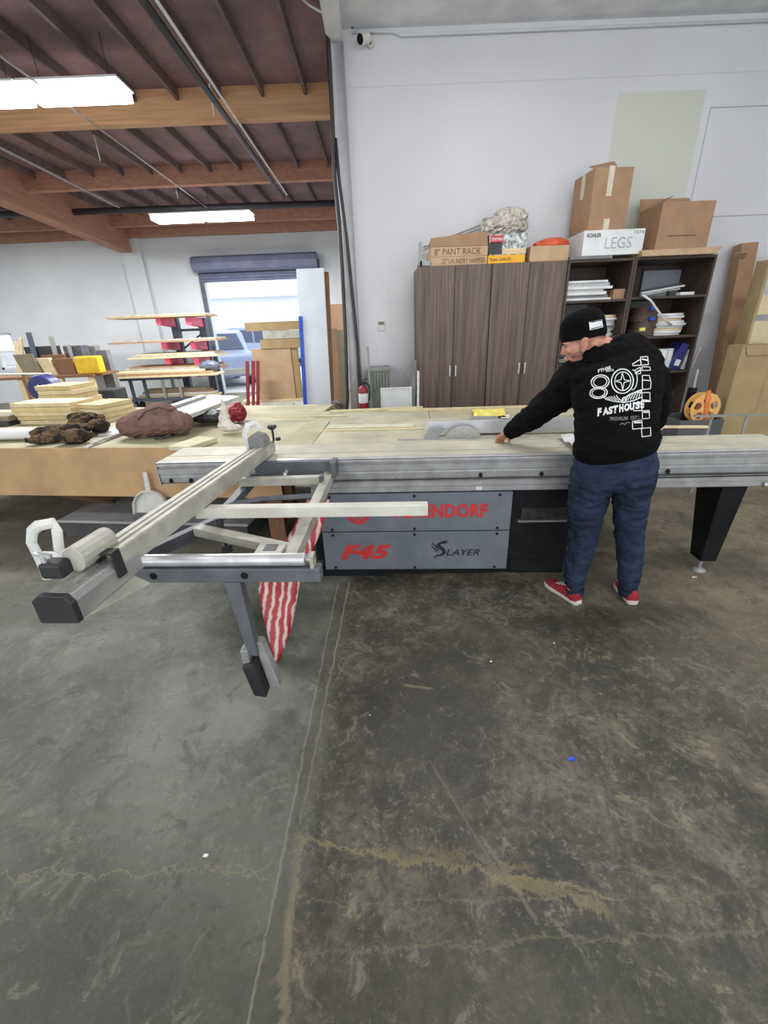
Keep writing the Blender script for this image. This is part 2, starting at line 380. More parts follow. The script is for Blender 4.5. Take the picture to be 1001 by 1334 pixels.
def remesh(o, vox, smooth_it=6, wr=0, wscale=.1, wdir='NORMAL'):
    r = o.modifiers.new('r', 'REMESH'); r.mode = 'VOXEL'; r.voxel_size = vox
    s_ = o.modifiers.new('s', 'SMOOTH'); s_.iterations = smooth_it; s_.factor = .5
    if not o.data.materials: o.data.materials.append(m_)
    mt_ = o.data.materials[0]
    bake(o)
    if not o.data.materials: o.data.materials.append(mt_)
    if wr:
        ns = [v_.normal.copy() for v_ in o.data.vertices]
        for v_, n_ in zip(o.data.vertices, ns):
            p = v_.co; q = V((p.x / wscale, p.y / wscale, p.z / (wscale * .55)))
            d = noise.noise(q) + .5 * noise.noise(q * 2.1)
            d = (1 - abs(d) * 2.2) - .5
            v_.co = p + n_ * wr * d
    return o
def single(mb, name, m_, label, cat, group=None, **kw):
    return tag(mb.build(name, m_, None, **kw), label, cat, group)
def text_mesh(body, size=1, offset=0., shear=0., spacing=1., align='LEFT', extrude=0.):
    c = bpy.data.curves.new('t', 'FONT'); c.body = body; c.size = size; c.offset = offset; c.shear = shear; c.space_character = spacing
    c.align_x = align; c.extrude = extrude; c.resolution_u = 3
    o = bpy.data.objects.new('t', c); COL.objects.link(o)
    dg = bpy.context.evaluated_depsgraph_get(); dg.update()
    me = bpy.data.meshes.new_from_object(o.evaluated_get(dg), depsgraph=dg)
    vs = [tuple(v_.co) for v_ in me.vertices]; fs = [tuple(p.vertices) for p in me.polygons]
    bpy.data.objects.remove(o); bpy.data.curves.remove(c); bpy.data.meshes.remove(me)
    return vs, fs
def text_on(parent, name, body, m_, origin, xdir, ydir, width, height, offset=.0, shear=0., T=None, **kw):
    vs, fs = text_mesh(body, 1, offset, shear, **kw)
    x0 = min(v_[0] for v_ in vs); x1 = max(v_[0] for v_ in vs); y0 = min(v_[1] for v_ in vs); y1 = max(v_[1] for v_ in vs)
    o_, xd, yd = V(origin), V(xdir).normalized(), V(ydir).normalized()
    nrm = xd.cross(yd)
    mb = MB(T); pts = [o_ + xd * ((v_[0] - x0) / (x1 - x0) * width) + yd * ((v_[1] - y0) / (y1 - y0) * height) + nrm * .0015 for v_ in vs]
    mb.add(pts, fs); return mb.build(name, m_, parent)

# ================================================================= SETTING
YW, YB, ZC = 5.8, 13.0, 4.40
XE = -.245                                  # left edge of the white partition
def struct(mb, name, m_, parent=None, **kw):
    o = mb.build(name, m_, parent, **kw)
    if parent is None: o['kind'] = 'structure'
    return o
struct(MB().box(-14, -3, -.12, 7, YB + .25, 0), 'floor', M['floor'])
struct(MB().box(XE, YW, 0, 7, YW + .16, ZC + .3), 'wall_front', M['wall'])
struct(MB().box(XE, YW + .16, 0, XE + .14, YB, ZC + .3), 'wall_side', M['wallback'])
struct(MB().box(6.9, -3, 0, 7.05, YW, ZC + .3), 'wall_right', M['wallback'])
struct(MB().box(-14.15, -3, 0, -14, YB, ZC + .3), 'wall_left', M['wallback'])
# back wall round the door opening
DX0, DX1, DZ = -4.6, -1.55, 3.17
wx0, wx1 = at(0, 440, YB).x - .3, at(15, 440, YB).x; wz1, wz0 = at(5, 434, YB).z, at(5, 482, YB).z
wb = MB().box(-14, YB, 0, wx0, YB + .2, ZC + .3).box(wx0, YB, 0, wx1, YB + .2, wz0).box(wx0, YB, wz1, wx1, YB + .2, ZC + .3)
wb.box(wx1, YB, 0, DX0, YB + .2, ZC + .3).box(DX0, YB, DZ, DX1, YB + .2, ZC + .3).box(DX1, YB, 0, XE + .14, YB + .2, ZC + .3)
struct(wb, 'wall_back', M['wallback'])
w = struct(MB().box(wx0, YB + .05, wz0, wx0 + .06, YB + .13, wz1).box(wx1 - .06, YB + .05, wz0, wx1, YB + .13, wz1).box(wx0, YB + .05, wz0, wx1, YB + .13, wz0 + .06).box(wx0, YB + .05, wz1 - .06, wx1, YB + .13, wz1).box(wx0, YB + .06, (wz0 + wz1) / 2 - .02, wx1, YB + .12, (wz0 + wz1) / 2 + .02), 'window_1', M['white'])
# pilaster joint left of the rack
pA, pB_ = at(161, 331, YB), at(180, 409, YB)
struct(MB().box(pA.x, YB - .1, 0, pA.x + .5, YB, ZC), 'trim_1', M['wallback'])
# ceiling
ceil = struct(MB().box(-14, -3, ZC, XE, YB, ZC + .1), 'ceiling', M['ply'])
struct(MB().box(XE, 4.9, ZC, 7, YW, ZC + .1).box(XE, -3, ZC, 7, 4.9, ZC + .1), 'ceiling_right', M['wallgrey'])
b1 = at_z(384, 108, ZC).y; b2 = at_z(436, 207, ZC).y; b3 = at_z(436, 262, ZC).y
for k, (yb, py) in enumerate(((b1, 150), (b2, 233), (b3, 284), (YB - .2, 299))):
    zb = at(436, py, yb).z
    struct(MB().box(-14, yb, zb, XE, yb + .14, ZC), 'beam', M['glulam'] if k == 0 else M['glulam_red'], ceil, bevel=.004)
struct(MB().box(-14, 2.0, 4.05, XE, 2.14, ZC), 'beam', M['glulam_red'], ceil)
x = at_z(384, 108, ZC).x; dxj = at_z(384, 108, ZC).x - at_z(328, 110, ZC).x
for i in range(-1, 24):
    xx = x + .12 - i * dxj
    if xx > XE - .05: continue
    for y0, y1 in ((-1, 2.0), (2.14, b1), (b1 + .14, b2), (b2 + .14, b3), (b3 + .14, YB - .2)):
        if y1 < 2.5 and xx < -5: continue
        MB().box(xx - .02, y0 + .01, ZC - .12, xx + .02, y1 - .01, ZC).build('joist', M['joist'], ceil)
# girder running back to the wall pilaster
ga, gb = at(165, 329, YB - .1), at(27, 270, 8.9)
gx = (at(165, 329, YB - .1).x)
gp = at(160, 316, YB - .12)
g0, g1 = at(27, 270, 9.0), at(172, 329, 12.75)
h0 = at(10, 247, 9.0).z - at(27, 270, 9.0).z + .1
gm = MB(); d = (g1 - g0); 
gs = g0 - d * .6
gm.hexa([gs + V((-.3, 0, 0)), gs, g1, g1 + V((-.3, 0, 0))], [V((gs.x - .3, gs.y, ZC)), V((gs.x, gs.y, ZC)), V((g1.x, g1.y, ZC)), V((g1.x - .3, g1.y, ZC))])
struct(gm, 'beam', M['glulam_red'], ceil, bevel=.01)
# roll-up door
door = thing('door_1', None, None, (0, 0, 0)); door['kind'] = 'structure'
cx0, cx1 = at(248, 333, YB - .3).x, at(412, 328, YB - .3).x
zt, zb_ = at(330, 331, YB - .3).z, at(330, 352, YB - .3).z
MB().limb([(cx0, YB - .26, (zt + zb_) / 2), (cx1, YB - .26, (zt + zb_) / 2)], [(zt - zb_) / 2 * 1.05] * 2, 8).build('door_canister', M['canister'], door, bevel=.01)
curt = MB()
for i in range(4): curt.limb([(DX0 - .04, YB - .06, DZ + .02 - i * .075), (DX1 + .04, YB - .06, DZ + .02 - i * .075)], [.042] * 2, 8)
curt.build('curtain', M['canister'], door)
MB().box(DX0 - .1, YB - .08, 0, DX0, YB - .001, DZ + .2).build('track', M['steelblue'], door)
MB().box(DX1, YB - .08, 0, DX1 + .1, YB - .001, DZ + .2).build('track', M['steelblue'], door)
# outside: ground and the white building across the yard
M['ground'] = mat('pale_asphalt', (190, 192, 196), (176, 178, 184), 2, .9)
M['building'] = mat('white_stucco', (232, 236, 240), (222, 228, 236), 1, .9)
tag(MB().box(-40, YB + .25, -.12, 20, 60, -.01).build('ground', M['ground']), kind='structure')
bl = thing('building', 'white building across the yard seen through the roll-up door', 'building', (-12, 34, 0))
MB().box(-30, 34, 0, 14, 38, 7).build('wall', M['building'], bl)
MB().box(-30, 33.4, 3.9, 14, 34, 4.15).build('canopy', M['building'], bl)
MB().box(-30, 33.9, 0, 14, 34.0, 1.0).build('base_band', M['ground'], bl)

# fluorescent lights (hung from the ceiling)
M['tube'] = emit('lit_fluorescent_diffuser', (255, 255, 255), 9)
def fixture(xa, xb, yc, zc, wd, label, grp, power=32):
    t = thing('ceiling_light', label, 'ceiling light', ((xa + xb) / 2, yc, zc), 0, grp)
    MB().box(xa, yc - wd / 2, zc + .05, xb, yc + wd / 2, zc + .07).build('housing', M['white'], t, bevel=.004)
    MB().box(xa + .02, yc - wd / 2 + .015, zc - .04, xb - .02, yc + wd / 2 - .015, zc + .049).build('diffuser', M['tube'], t, bevel=.012)
    for xx in (xa + .15, xb - .15): MB().cyl((xx, yc, zc + .07), (xx, yc, ZC), .004, n=6).build('cable', M['nearblack'], t)
    l = bpy.data.lights.new('lamp', 'AREA'); l.shape = 'RECTANGLE'; l.size = xb - xa; l.size_y = wd; l.energy = power; l.color = (.97, .98, 1)
    lo = bpy.data.objects.new('lamp', l); COL.objects.link(lo); lo.parent = t; lo.location = (0, 0, -.06)
z1 = 3.95; pL, pR = at_z(38, 125, z1), at_z(168, 122, z1)
L1 = (pR.x - pL.x)
fixture(pL.x, pR.x, pL.y, z1, .34, 'bright fluorescent ceiling light nearest the camera, right one of the front pair', 'fluorescent lights', 90)
fixture(pL.x - L1 - .02, pL.x - .02, pL.y, z1, .34, 'bright fluorescent ceiling light cut by the left photo edge', 'fluorescent lights', 90)
z2 = 3.72; pL, pM, pR = at_z(197, 285, z2), at_z(264, 284, z2), at_z(331, 283, z2)
fixture(pL.x, pM.x - .01, pM.y, z2, .40, 'far fluorescent ceiling light, left one of the pair above the roll-up door', 'fluorescent lights', 170)
fixture(pM.x + .01, pR.x, pM.y, z2, .40, 'far fluorescent ceiling light, right one of the pair above the roll-up door', 'fluorescent lights', 170)
# out of frame lights that the hall has: a row over the saw; far left pair added to brighten the back
for i, (xx, yy) in enumerate(((1.2, .3), (1.2, 3.2), (-3, .6), (4.2, 1.6), (-8.6, 9.0), (-10.5, 5.5))):
    fixture(xx - .7, xx + .7, yy, 4.2, .34, ['ceiling light over the camera side of the saw, outside the photo', 'ceiling light over the sliding table, outside the photo', 'ceiling light over the open floor at left, outside the photo', 'ceiling light near the right wall, outside the photo', 'added ceiling light brightening the left end of the back hall, outside the photo', 'added ceiling light brightening the far left of the hall, outside the photo'][i], None, 32 if i < 4 else 220)
# ceiling pipes
def pipe(pts, r, m_, name, label, cat, n=10):
    return single(MB().limb(pts, [r] * len(pts), n), name, m_, label, cat, smooth=True)
zp = 3.97
a, bq = at_z(187, 0, zp), at_z(365, 258, zp)
pipe([(a.x, 2.2, zp), (a.x - .02, bq.y, zp)], .035, M['nearblack'], 'sprinkler_pipe', 'thick black sprinkler pipe running front to back under the ceiling', 'pipe'); sprk = bpy.data.objects['sprinkler_pipe']
pipe([(a.x + .1, 2.2, zp), (a.x + .08, bq.y - .2, zp)], .014, M['pipewhite'], 'conduit', 'thin pale conduit beside the thick black sprinkler pipe', 'conduit')
a = at_z(80, 128, zp); bq = at_z(262, 270, zp)
pipe([(a.x, 3.6, zp), (a.x - .1, bq.y, zp)], .011, M['alu_dark'], 'conduit', 'thin conduit crossing the ceiling bays toward the roll-up door', 'conduit')
a = at_z(0, 189, zp); bq = at_z(155, 270, zp)
pipe([(a.x, a.y - 1.5, zp), (bq.x, bq.y, zp)], .016, M['alu_dark'], 'conduit', 'pale conduit slanting across the ceiling at the far left', 'conduit')
p0, p1 = at(0, 279, 10.6), at(436, 265, 10.6)
pipe([(p0.x - 1, 10.6, p0.z), (p1.x + .3, 10.6, p1.z)], .06, M['nearblack'], 'sprinkler_main', 'black sprinkler main pipe crossing the far bay wall to wall', 'pipe')
for px, py, Y_ in ((272, 105, 6.4), (119, 162, 7.6), (229, 244, 9.6)):
    p = at(px, py, Y_); (MB().cyl(p, p + V((0, 0, .06)), .02, .028, 8).cyl(p + V((0, 0, .06)), V((p.x, p.y, zp + .02)), .008, n=6)).build('sprinkler_head', M['whitep'], sprk)

# downpipe and cables at the end of the partition
pt, pb = at(441, 0, YW - .08), at(463, 533, YW - .08)
pipe([(-.3, YW - .09, 0), (-.3, YW - .09, ZC - .13), (-.3, YW - .13, ZC - .095), (-.3, YW - .25, ZC - .09), (-.3, 3.2, ZC - .09)], .085, M['pipewhite'], 'downpipe', 'thick white vertical downpipe at the end of the white wall', 'pipe', 20)
def cablepx(pts, Y_, r, m_, name, label):
    P_ = [at(x_, y_, Y_) for x_, y_ in pts]; P_[-1].z = max(P_[-1].z, r)
    return pipe(P_, r, m_, name, label, 'cable', 8)
cablepx([(426, 24), (428, 60), (433, 150), (436, 230), (442, 290), (446, 350), (450, 430), (453, 520), (455, 700)], YW - .22, .022, M['nearblack'], 'cable', 'thick black cable bundle hanging left of the white downpipe')
cablepx([(437, 180), (442, 235), (452, 310), (459, 380), (466, 450), (470, 530), (478, 700)], YW - .22, .018, M['nearblack'], 'cable', 'black cable crossing in front of the white downpipe')
cablepx([(391, -5), (402, 6), (421, 17), (431, 20)], 5.3, .01, M['pipewhite'], 'cable', 'thin white cable from the ceiling to the downpipe')
single(MB().limb([(-.12, YW - .03, 4.37), (.3, YW - .03, 4.36), (.36, YW - .03, 4.33), (5.5, YW - .03, 4.33)], [.014] * 4, 8), 'conduit', M['wallback'], 'grey painted conduit along the top of the white wall', 'conduit', smooth=True)
cablepx([(458, -3), (458, 12), (459, 36)], YW - .03, .012, M['nearblack'], 'cable', 'short black drop cable at the top corner of the white wall')
# ================================================================= SECURITY CAMERA, OUTLET
c0 = at(483, 58, YW); t = thing('security_camera', 'small white security camera with black lens high on the white wall', 'security camera', c0)
MB().cyl(c0 + V((0, -.03, .0)), c0, .04, n=16).build('mount', M['whitep'], t)
MB().limb([c0 + V((0, -.02, 0)), c0 + V((-.03, -.1, .0))], [.012, .012], 8).build('arm', M['blackp'], t)
MB().limb([c0 + V((-.02, -.09, .01)), c0 + V((-.1, -.16, -.03))], [.042, .045], 18).build('body', M['whitep'], t, smooth=False, bevel=.004)
MB().limb([c0 + V((-.1, -.16, -.03)), c0 + V((-.108, -.167, -.034))], [.04, .036], 18).build('lens', M['black'], t)
o_ = at(497, 424, YW); t = thing('wall_outlet', 'small grey wall box on the white wall right of the downpipe', 'outlet', o_)
MB().box(o_.x - .045, YW - .02, o_.z - .06, o_.x + .045, YW, o_.z + .06).build('plate', M['whitep'], t, bevel=.003)
MB().box(o_.x - .035, YW - .03, o_.z + .01, o_.x + .035, YW - .02, o_.z + .045).build('cover', M['grey'], t, bevel=.002)
# ================================================================= PANEL SAW (local u along the front, v to the back)
O_ = at_z(203, 604, .89); SROT = math.radians(-3.8)
saw = thing('panel_saw', 'long grey sliding table panel saw the man works at', 'table saw', (O_.x, O_.y, 0), SROT)
SM = MW[saw.name]; SI = SM.inverted()
def S(u, v, z): return SM @ V((u, v, z))
def sz(px, py, z): return SI @ at_z(px, py, z)
def sv(px, py, vv):
    o = SI @ CAM; d_ = SI.to_3x3() @ ray(px, py); return o + d_ * ((vv - o.y) / d_.y)
def SB(): return MB(SM)
# sliding carriage: extruded aluminium profile, in v-z section
def extr(mb, poly, u0, u1): return mb.prism(poly, lambda a, b_: (u0, a, b_), lambda a, b_: (u1, a, b_))
UE = 4.16
extr(SB(), [(0, .872), (.006, .885), (.02, .89), (.05, .89), (.36, .89), (.40, .88), (.40, .74), (.03, .735), (.012, .75), (.008, .79), (.012, .80), (.012, .806), (.004, .808), (.004, .846), (.014, .85), (.014, .862), (0, .866)], 0, UE).build('sliding_carriage', M['alu_dark'], saw, bevel=.001)
SB().box(0.0, .052, .8905, UE, .155, .893).box(0, .165, .8905, UE, .40, .893).build('carriage_top', M['dust_top'], saw)
SB().box(0, .0, .8905, UE, .045, .8945).build('carriage_lip', M['chrome'], saw, bevel=.0015)
for u_ in (.075, .215, 2.17, 2.56, 3.35):
    SB().limb([(u_, -.004, .765), (u_, .006, .765)], [(.016, .012)] * 2, 14).build('slot_hole', M['black'], saw)
for u_ in (1.59, 1.64): SB().cyl((u_, -.004, .765), (u_, .012, .765), .013, n=14).build('bolt', M['alu'], saw)
SB().box(-.006, .0, .735, 0, .40, .89).build('end_cap', M['alu'], saw)
# fixed rail under the carriage
extr(SB(), [(.0, .725), (.0, .70), (-.02, .695), (-.02, .665), (0, .655), (.30, .655), (.30, .73), (.02, .73)], 1.04, 4.02).build('fixed_rail', M['alu_dark'], saw, bevel=.001)
SB().limb([(3.2, -.028, .735), (4.0, -.028, .738), (4.02, -.028, .72)], [.004] * 3, 8).build('lock_rod', M['black'], saw)
SB().cyl((3.93, -.03, .675), (3.96, -.03, .677), .018, n=12).cyl((3.96, -.03, .677), (4.12, -.03, .677), .006, n=8).build('lock_handle', M['alu'], saw)
SB().box(2.14, -.0215, .67, 2.18, -.0205, .695).build('warning_label', M['whitep'], saw)
# main cabinet
BV = .0
base_ = SB().box(1.02, .02, .12, 2.80, .85, .655).build('base_cabinet', M['black'], saw, bevel=.004)
SB().box(1.06, .04, .0, 2.44, .80, .12).box(2.42, .03, .0, 2.80, .8, .12).build('plinth', M['black'], saw, bevel=.004)
SB().hexa([(1.02, -.005, .0), (1.55, -.005, 0), (1.55, .03, 0), (1.02, .03, 0)], [(1.02, -.005, .062), (1.62, -.005, .062), (1.62, .03, .062), (1.02, .03, .062)]).build('skirt', M['black'], saw)
SB().box(2.44, -.002, .42, 2.79, .02, .43).build('opening_ledge', M['grey'], saw)
SB().box(2.46, .012, .43, 2.78, .021, .52).build('motor_opening', mat('dark_motor_recess', (16, 16, 17), (48, 42, 42), 30, .8), saw)
for z0, z1_, nm in ((.372, .652, 'upper'), (.064, .364, 'lower')):
    p_ = SB().box(1.085, -.018, z0, 2.385, .02, z1_).build('access_panel', M['panel'], saw, bevel=.003)
    for u_ in (1.16, 1.735, 2.30):
        for zz in (z0 + .018, z1_ - .018): SB().cyl((u_, -.026, zz), (u_, -.017, zz), .009, n=10).build('screw', M['black'], p_)
    if nm == 'upper': up_ = p_
    else: lp_ = p_
XD, ZD = (1, 0, 0), (0, 0, 1)
text_on(up_, 'lettering', 'ALTENDORF', M['red'], (1.595, -.019, .472), XD, ZD, .63, .100, offset=.045, T=SM, spacing=1.06)
text_on(lp_, 'lettering', 'F45', M['red'], (1.20, -.019, .150), XD, ZD, .37, .118, offset=.055, spacing=1.1, shear=.35, T=SM)
text_on(lp_, 'lettering', 'LAYER', M['blackprint'], (1.955, -.019, .176), XD, ZD, .235, .05, offset=.012, shear=.3, T=SM)
# stylised dragon S
def ribbon(mb, pts, ws, nrm=(0, -1, 0)):
    pts = [V(p) for p in pts]; vs = []; n_ = V(nrm)
    for i, p in enumerate(pts):
        t_ = (pts[min(i + 1, len(pts) - 1)] - pts[max(i - 1, 0)]).normalized(); s_ = t_.cross(n_).normalized()
        vs += [p + s_ * ws[i], p - s_ * ws[i]]
    return mb.add(vs, [(2 * i, 2 * i + 1, 2 * i + 3, 2 * i + 2) for i in range(len(pts) - 1)])
sd = SB()
def SP(a, b_): return (1.86 + a * .1, -.0205, .17 + b_ * .1)
ribbon(sd, [SP(*q) for q in ((.95, 1.0), (.7, 1.15), (.45, 1.0), (.5, .75), (.75, .55), (.85, .3), (.6, .1), (.3, .05), (.05, -.12))], [.002, .009, .011, .012, .013, .012, .009, .006, .001])
ribbon(sd, [SP(*q) for q in ((.45, 1.0), (.2, .8), (.05, 1.0), (0, 1.2))], [.006, .006, .005, .001])
ribbon(sd, [SP(*q) for q in ((.4, .8), (.2, .6), (.0, .75), (-.08, .95))], [.006, .006, .004, .001])
ribbon(sd, [SP(*q) for q in ((.45, .6), (.25, .42), (.05, .5))], [.006, .005, .001])
ribbon(sd, [SP(*q) for q in ((.7, 1.1), (.95, 1.2), (1.12, 1.02))], [.008, .008, .001])
ribbon(sd, [SP(*q) for q in ((.3, .05), (.15, -.1), (.3, -.2))], [.004, .003, .001])
sd.build('dragon_emblem', M['blackprint'], lp_)
# round saw blade emblem on the upper panel
em = SB(); cu, cz_ = 1.35, .51
ring = []
for i in range(48):
    a_ = 2 * PI * i / 48; r_ = .085 if i % 2 else .076; ring.append((cu + r_ * math.cos(a_), -.0205, cz_ + r_ * math.sin(a_)))
inn = [(cu + .055 * math.cos(2 * PI * i / 48), -.0205, cz_ + .055 * math.sin(2 * PI * i / 48)) for i in range(48)]
em.add(ring + inn, [(i, (i + 1) % 48, 48 + (i + 1) % 48, 48 + i) for i in range(48)])
for i in range(8):
    a_ = 2 * PI * i / 8; ribbon(em, [(cu + r_ * math.cos(a_ + r_ * 6), -.0207, cz_ + r_ * math.sin(a_ + r_ * 6)) for r_ in (.02, .035, .052)], [.006, .007, .008])
em.build('round_emblem', M['red'], up_)
# end leg at the right, tapered, with a levelling foot
def leg_at(u0, name='leg'):
    l_ = SB().hexa([(u0 + .01, .02, .09), (u0 + .115, .02, .09), (u0 + .115, .14, .09), (u0 + .01, .14, .09)], [(u0 - .005, .0, .656), (u0 + .15, .0, .656), (u0 + .15, .26, .656), (u0 - .005, .26, .656)]).build(name, M['black'], saw, bevel=.004)
    f_ = SB().cyl((u0 + .045, .06, .02), (u0 + .045, .06, .10), .012, n=10).cyl((u0 + .045, .06, 0), (u0 + .045, .06, .022), .045, .022, 18)
    f_.build('levelling_foot', M['alu_dark'], l_)
leg_at(3.72)
# cast iron top, its extensions and throat plate
SB().box(.98, .425, .84, 2.42, 1.26, .888).build('table_top', M['cast'], saw, bevel=.002)
SB().box(2.425, .425, .84, 3.42, 1.26, .888).build('extension_table', M['cast'], saw, bevel=.002)
SB().box(1.1, .55, .3, 2.7, 1.2, .84).build('under_frame', M['black'], saw)
SB().box(1.62, .47, .888, 2.6, .51, .8895).build('throat_plate', M['alu_dark'], saw)
# blade and riving knife
bl_ = SB(); n_ = 60; cu, cz_, r0 = 2.11, .84, .150; poly = []
for i in range(n_):
    a_ = 2 * PI * i / n_; poly += [(cu + r0 * math.cos(a_), cz_ + r0 * math.sin(a_)), (cu + (r0 - .010) * math.cos(a_ + .05), cz_ + (r0 - .010) * math.sin(a_ + .05))]
bl_.prism(poly, lambda a, b_: (a, .488, b_), lambda a, b_: (a, .491, b_)); bl_.build('saw_blade', M['alu'], saw)
kn = [(1.80 + .0, .86), (1.83, .93), (1.88, .965), (1.95, .975), (1.99, .965), (1.94, .93), (1.91, .86)]
SB().prism(kn, lambda a, b_: (a, .487, b_), lambda a, b_: (a, .492, b_)).build('riving_knife', M['alu_dark'], saw)
# rip fence
SB().box(1.84, .565, .905, 3.02, .585, 1.005).box(1.84, .585, .905, 3.02, .615, .965).build('rip_fence', mat('anodised_aluminium', (196, 198, 202), (186, 188, 192), 12, .35, .4), saw, bevel=.002)
SB().box(2.2, .62, .889, 2.42, .85, .98).build('fence_carrier', M['alu_dark'], saw, bevel=.006)
# crosscut frame
fb = .0
SB().box(.42, -1.155, .70, 1.325, -1.10, .765).build('outrigger_front_bar', M['bluegrey'], saw, bevel=.004)
for u_ in (.60, 1.0): SB().cyl((u_, -1.158, .735), (u_, -1.152, .735), .016, n=14).build('plug', M['black'], saw)
SB().bar((1.18, .02, .80), (1.185, -1.10, .765), .055, .06).build('side_arm', M['alu_dusty'], saw, bevel=.003)
SB().box(.69, -.045, .775, 1.20, -.015, .895).build('mounting_plate', M['bluegrey'], saw, bevel=.003)
SB().box(1.20, -.10, .80, 1.235, 0.02, .90).build('bracket', M['bluegrey'], saw, bevel=.003)
SB().limb([(.90, -.045, .83), (.90, -.09, .83), (.905, -.10, .80)], [.012, .012, .014], 10).build('clamp_lever', M['chrome'], saw)
SB().bar((.655, -.23, .83), (1.165, -.215, .83), .05, .05).build('cross_bar', M['alu_dusty'], saw, bevel=.003)
SB().box(1.155, -.25, .79, 1.175, -.19, .86).build('cross_bar_plate', M['bluegrey'], saw)
SB().limb([(.62, -.62, .78), (.70, -.47, .78), (.84, -.40, .78), (1.16, -.36, .78)], [(.018, .03)] * 4, 4).build('curved_brace', M['bluegrey'], saw)
SB().bar((.64, -.80, .78), (1.165, -1.0, .77), .055, .045).build('diagonal_brace', M['alu_dusty'], saw, bevel=.003)
SB().bar((.42, -1.12, .75), (.66, -.66, .75), .045, .06).build('side_brace', M['bluegrey'], saw, bevel=.003)
SB().bar((.66, -.66, .75), (.68, -.03, .79), .05, .05).build('inner_arm', M['bluegrey'], saw, bevel=.003)
SB().box(.645, -.80, .84, 1.79, -.745, .895).build('support_bar', mat('dusty_white_bar', (206, 204, 194), (186, 184, 172), 7, .55), saw, bevel=.003)
SB().cyl((.77, -.80, .69), (.77, -.80, .84), .010, n=8).limb([(.77, -.80, .66), (.77, -.80, .695)], [.03, .022], 10).build('clamp_knob', M['blackp'], saw)
# roller with end pin
SB().cyl((.50, -1.125, .795), (1.262, -1.125, .795), .027, n=28).build('roller', M['chrome'], saw, smooth=False, bevel=.002)
SB().cyl((1.262, -1.125, .80), (1.30, -1.125, .80), .012, n=10).cyl((1.272, -1.125, .80), (1.285, -1.125, .80), .02, n=12).build('roller_pin', M['alu'], saw)
SB().box(1.285, -1.15, .765, 1.30, -1.10, .82).build('roller_bracket', M['alu_dusty'], saw); SB().box(.455, -1.15, .765, .47, -1.10, .82).build('roller_bracket', M['alu_dusty'], saw)
gz = SB().box(1.03, -1.10, .77, 1.15, -1.0, .81).build('angle_gauge', M['alu_dusty'], saw, bevel=.004)
SB().box(1.065, -1.075, .8101, 1.12, -1.02, .812).build('gauge_window', M['nearblack'], gz)
# hinged support arm under the front bar
sa = SB().hexa([(.945, -1.16, .30), (.99, -1.16, .30), (.99, -1.11, .30), (.945, -1.11, .30)], [(.905, -1.16, .70), (.975, -1.16, .70), (.975, -1.11, .70), (.905, -1.11, .70)]).build('swing_arm', M['bluegrey'], saw, bevel=.003)
SB().hexa([(.945, -1.19, .08), (1.005, -1.19, .07), (1.005, -1.12, .07), (.945, -1.12, .08)], [(.915, -1.19, .26), (.975, -1.19, .28), (.975, -1.12, .28), (.915, -1.12, .26)]).build('end_block', M['blackp'], sa, bevel=.006)
SB().hexa([(1.015, -1.14, .09), (1.06, -1.14, .09), (1.06, -1.09, .09), (1.015, -1.09, .09)], [(.975, -1.14, .36), (1.01, -1.14, .36), (1.01, -1.09, .36), (.975, -1.09, .36)]).build('steel_strap', M['alu_dark'], sa, bevel=.004)
SB().box(.915, -1.17, .25, .95, -1.12, .34).build('cover_plate', M['alu'], sa, bevel=.003)
# ---- crosscut fence across the carriage
cf = SB(); VN, VF = -1.60, .18
def fx(v): return .548 + (v + 1.6) * .066
def fprof(mb, poly, v0, v1): return mb.prism(poly, lambda a, b_: (fx(v0) + a * .86, v0, b_), lambda a, b_: (fx(v1) + a * .86, v1, b_))
fprof(cf, [(0, .905), (0, .955), (.02, .955), (.02, .965), (-.002, .968), (-.002, .985), (.028, .985), (.032, .975), (.050, .975), (.054, .990), (.075, .990), (.079, .982), (.095, .982), (.099, .992), (.122, .992), (.126, .985), (.126, .905)], -1.39, VF)
cf = cf.build('crosscut_fence', M['alu_dusty'], saw, bevel=.001)
fe = SB(); fprof(fe, [(0, .865), (0, .935), (.02, .94), (.02, .955), (.05, .962), (.115, .955), (.13, .93), (.13, .865)], -1.605, -1.30); fe = fe.build('fence_extension', M['alu'], saw, bevel=.002)
ec = SB(); fprof(ec, [(-.012, .862), (-.012, .945), (.02, .965), (.115, .962), (.135, .935), (.135, .862)], -1.63, -1.607); ec.build('end_cap', M['blackp'], saw, bevel=.003)
text_on(fe, 'lettering', 'ALTENDORF', M['greyprint'], (fx(-1.55) + .09, -1.55, .9600), (0, 1, 0), (-1, 0, 0), .14, .02, T=SM)
SB().hexa([(.56, -1.60, .858), (.655, -1.60, .858), (.76, -1.40, .858), (.58, -1.30, .858)], [(.56, -1.60, .863), (.655, -1.60, .863), (.76, -1.40, .863), (.58, -1.30, .863)]).build('base_plate', M['alu_dusty'], saw)
fc = SB(); fprof(fc, [(.06, .93), (.06, 1.0), (.075, 1.0), (.135, 1.0), (.140, .90), (.130, .90), (.128, .99), (.07, .99), (.07, .93)], -1.43, -1.39); fc.build('scale_window', M['blackp'], saw)
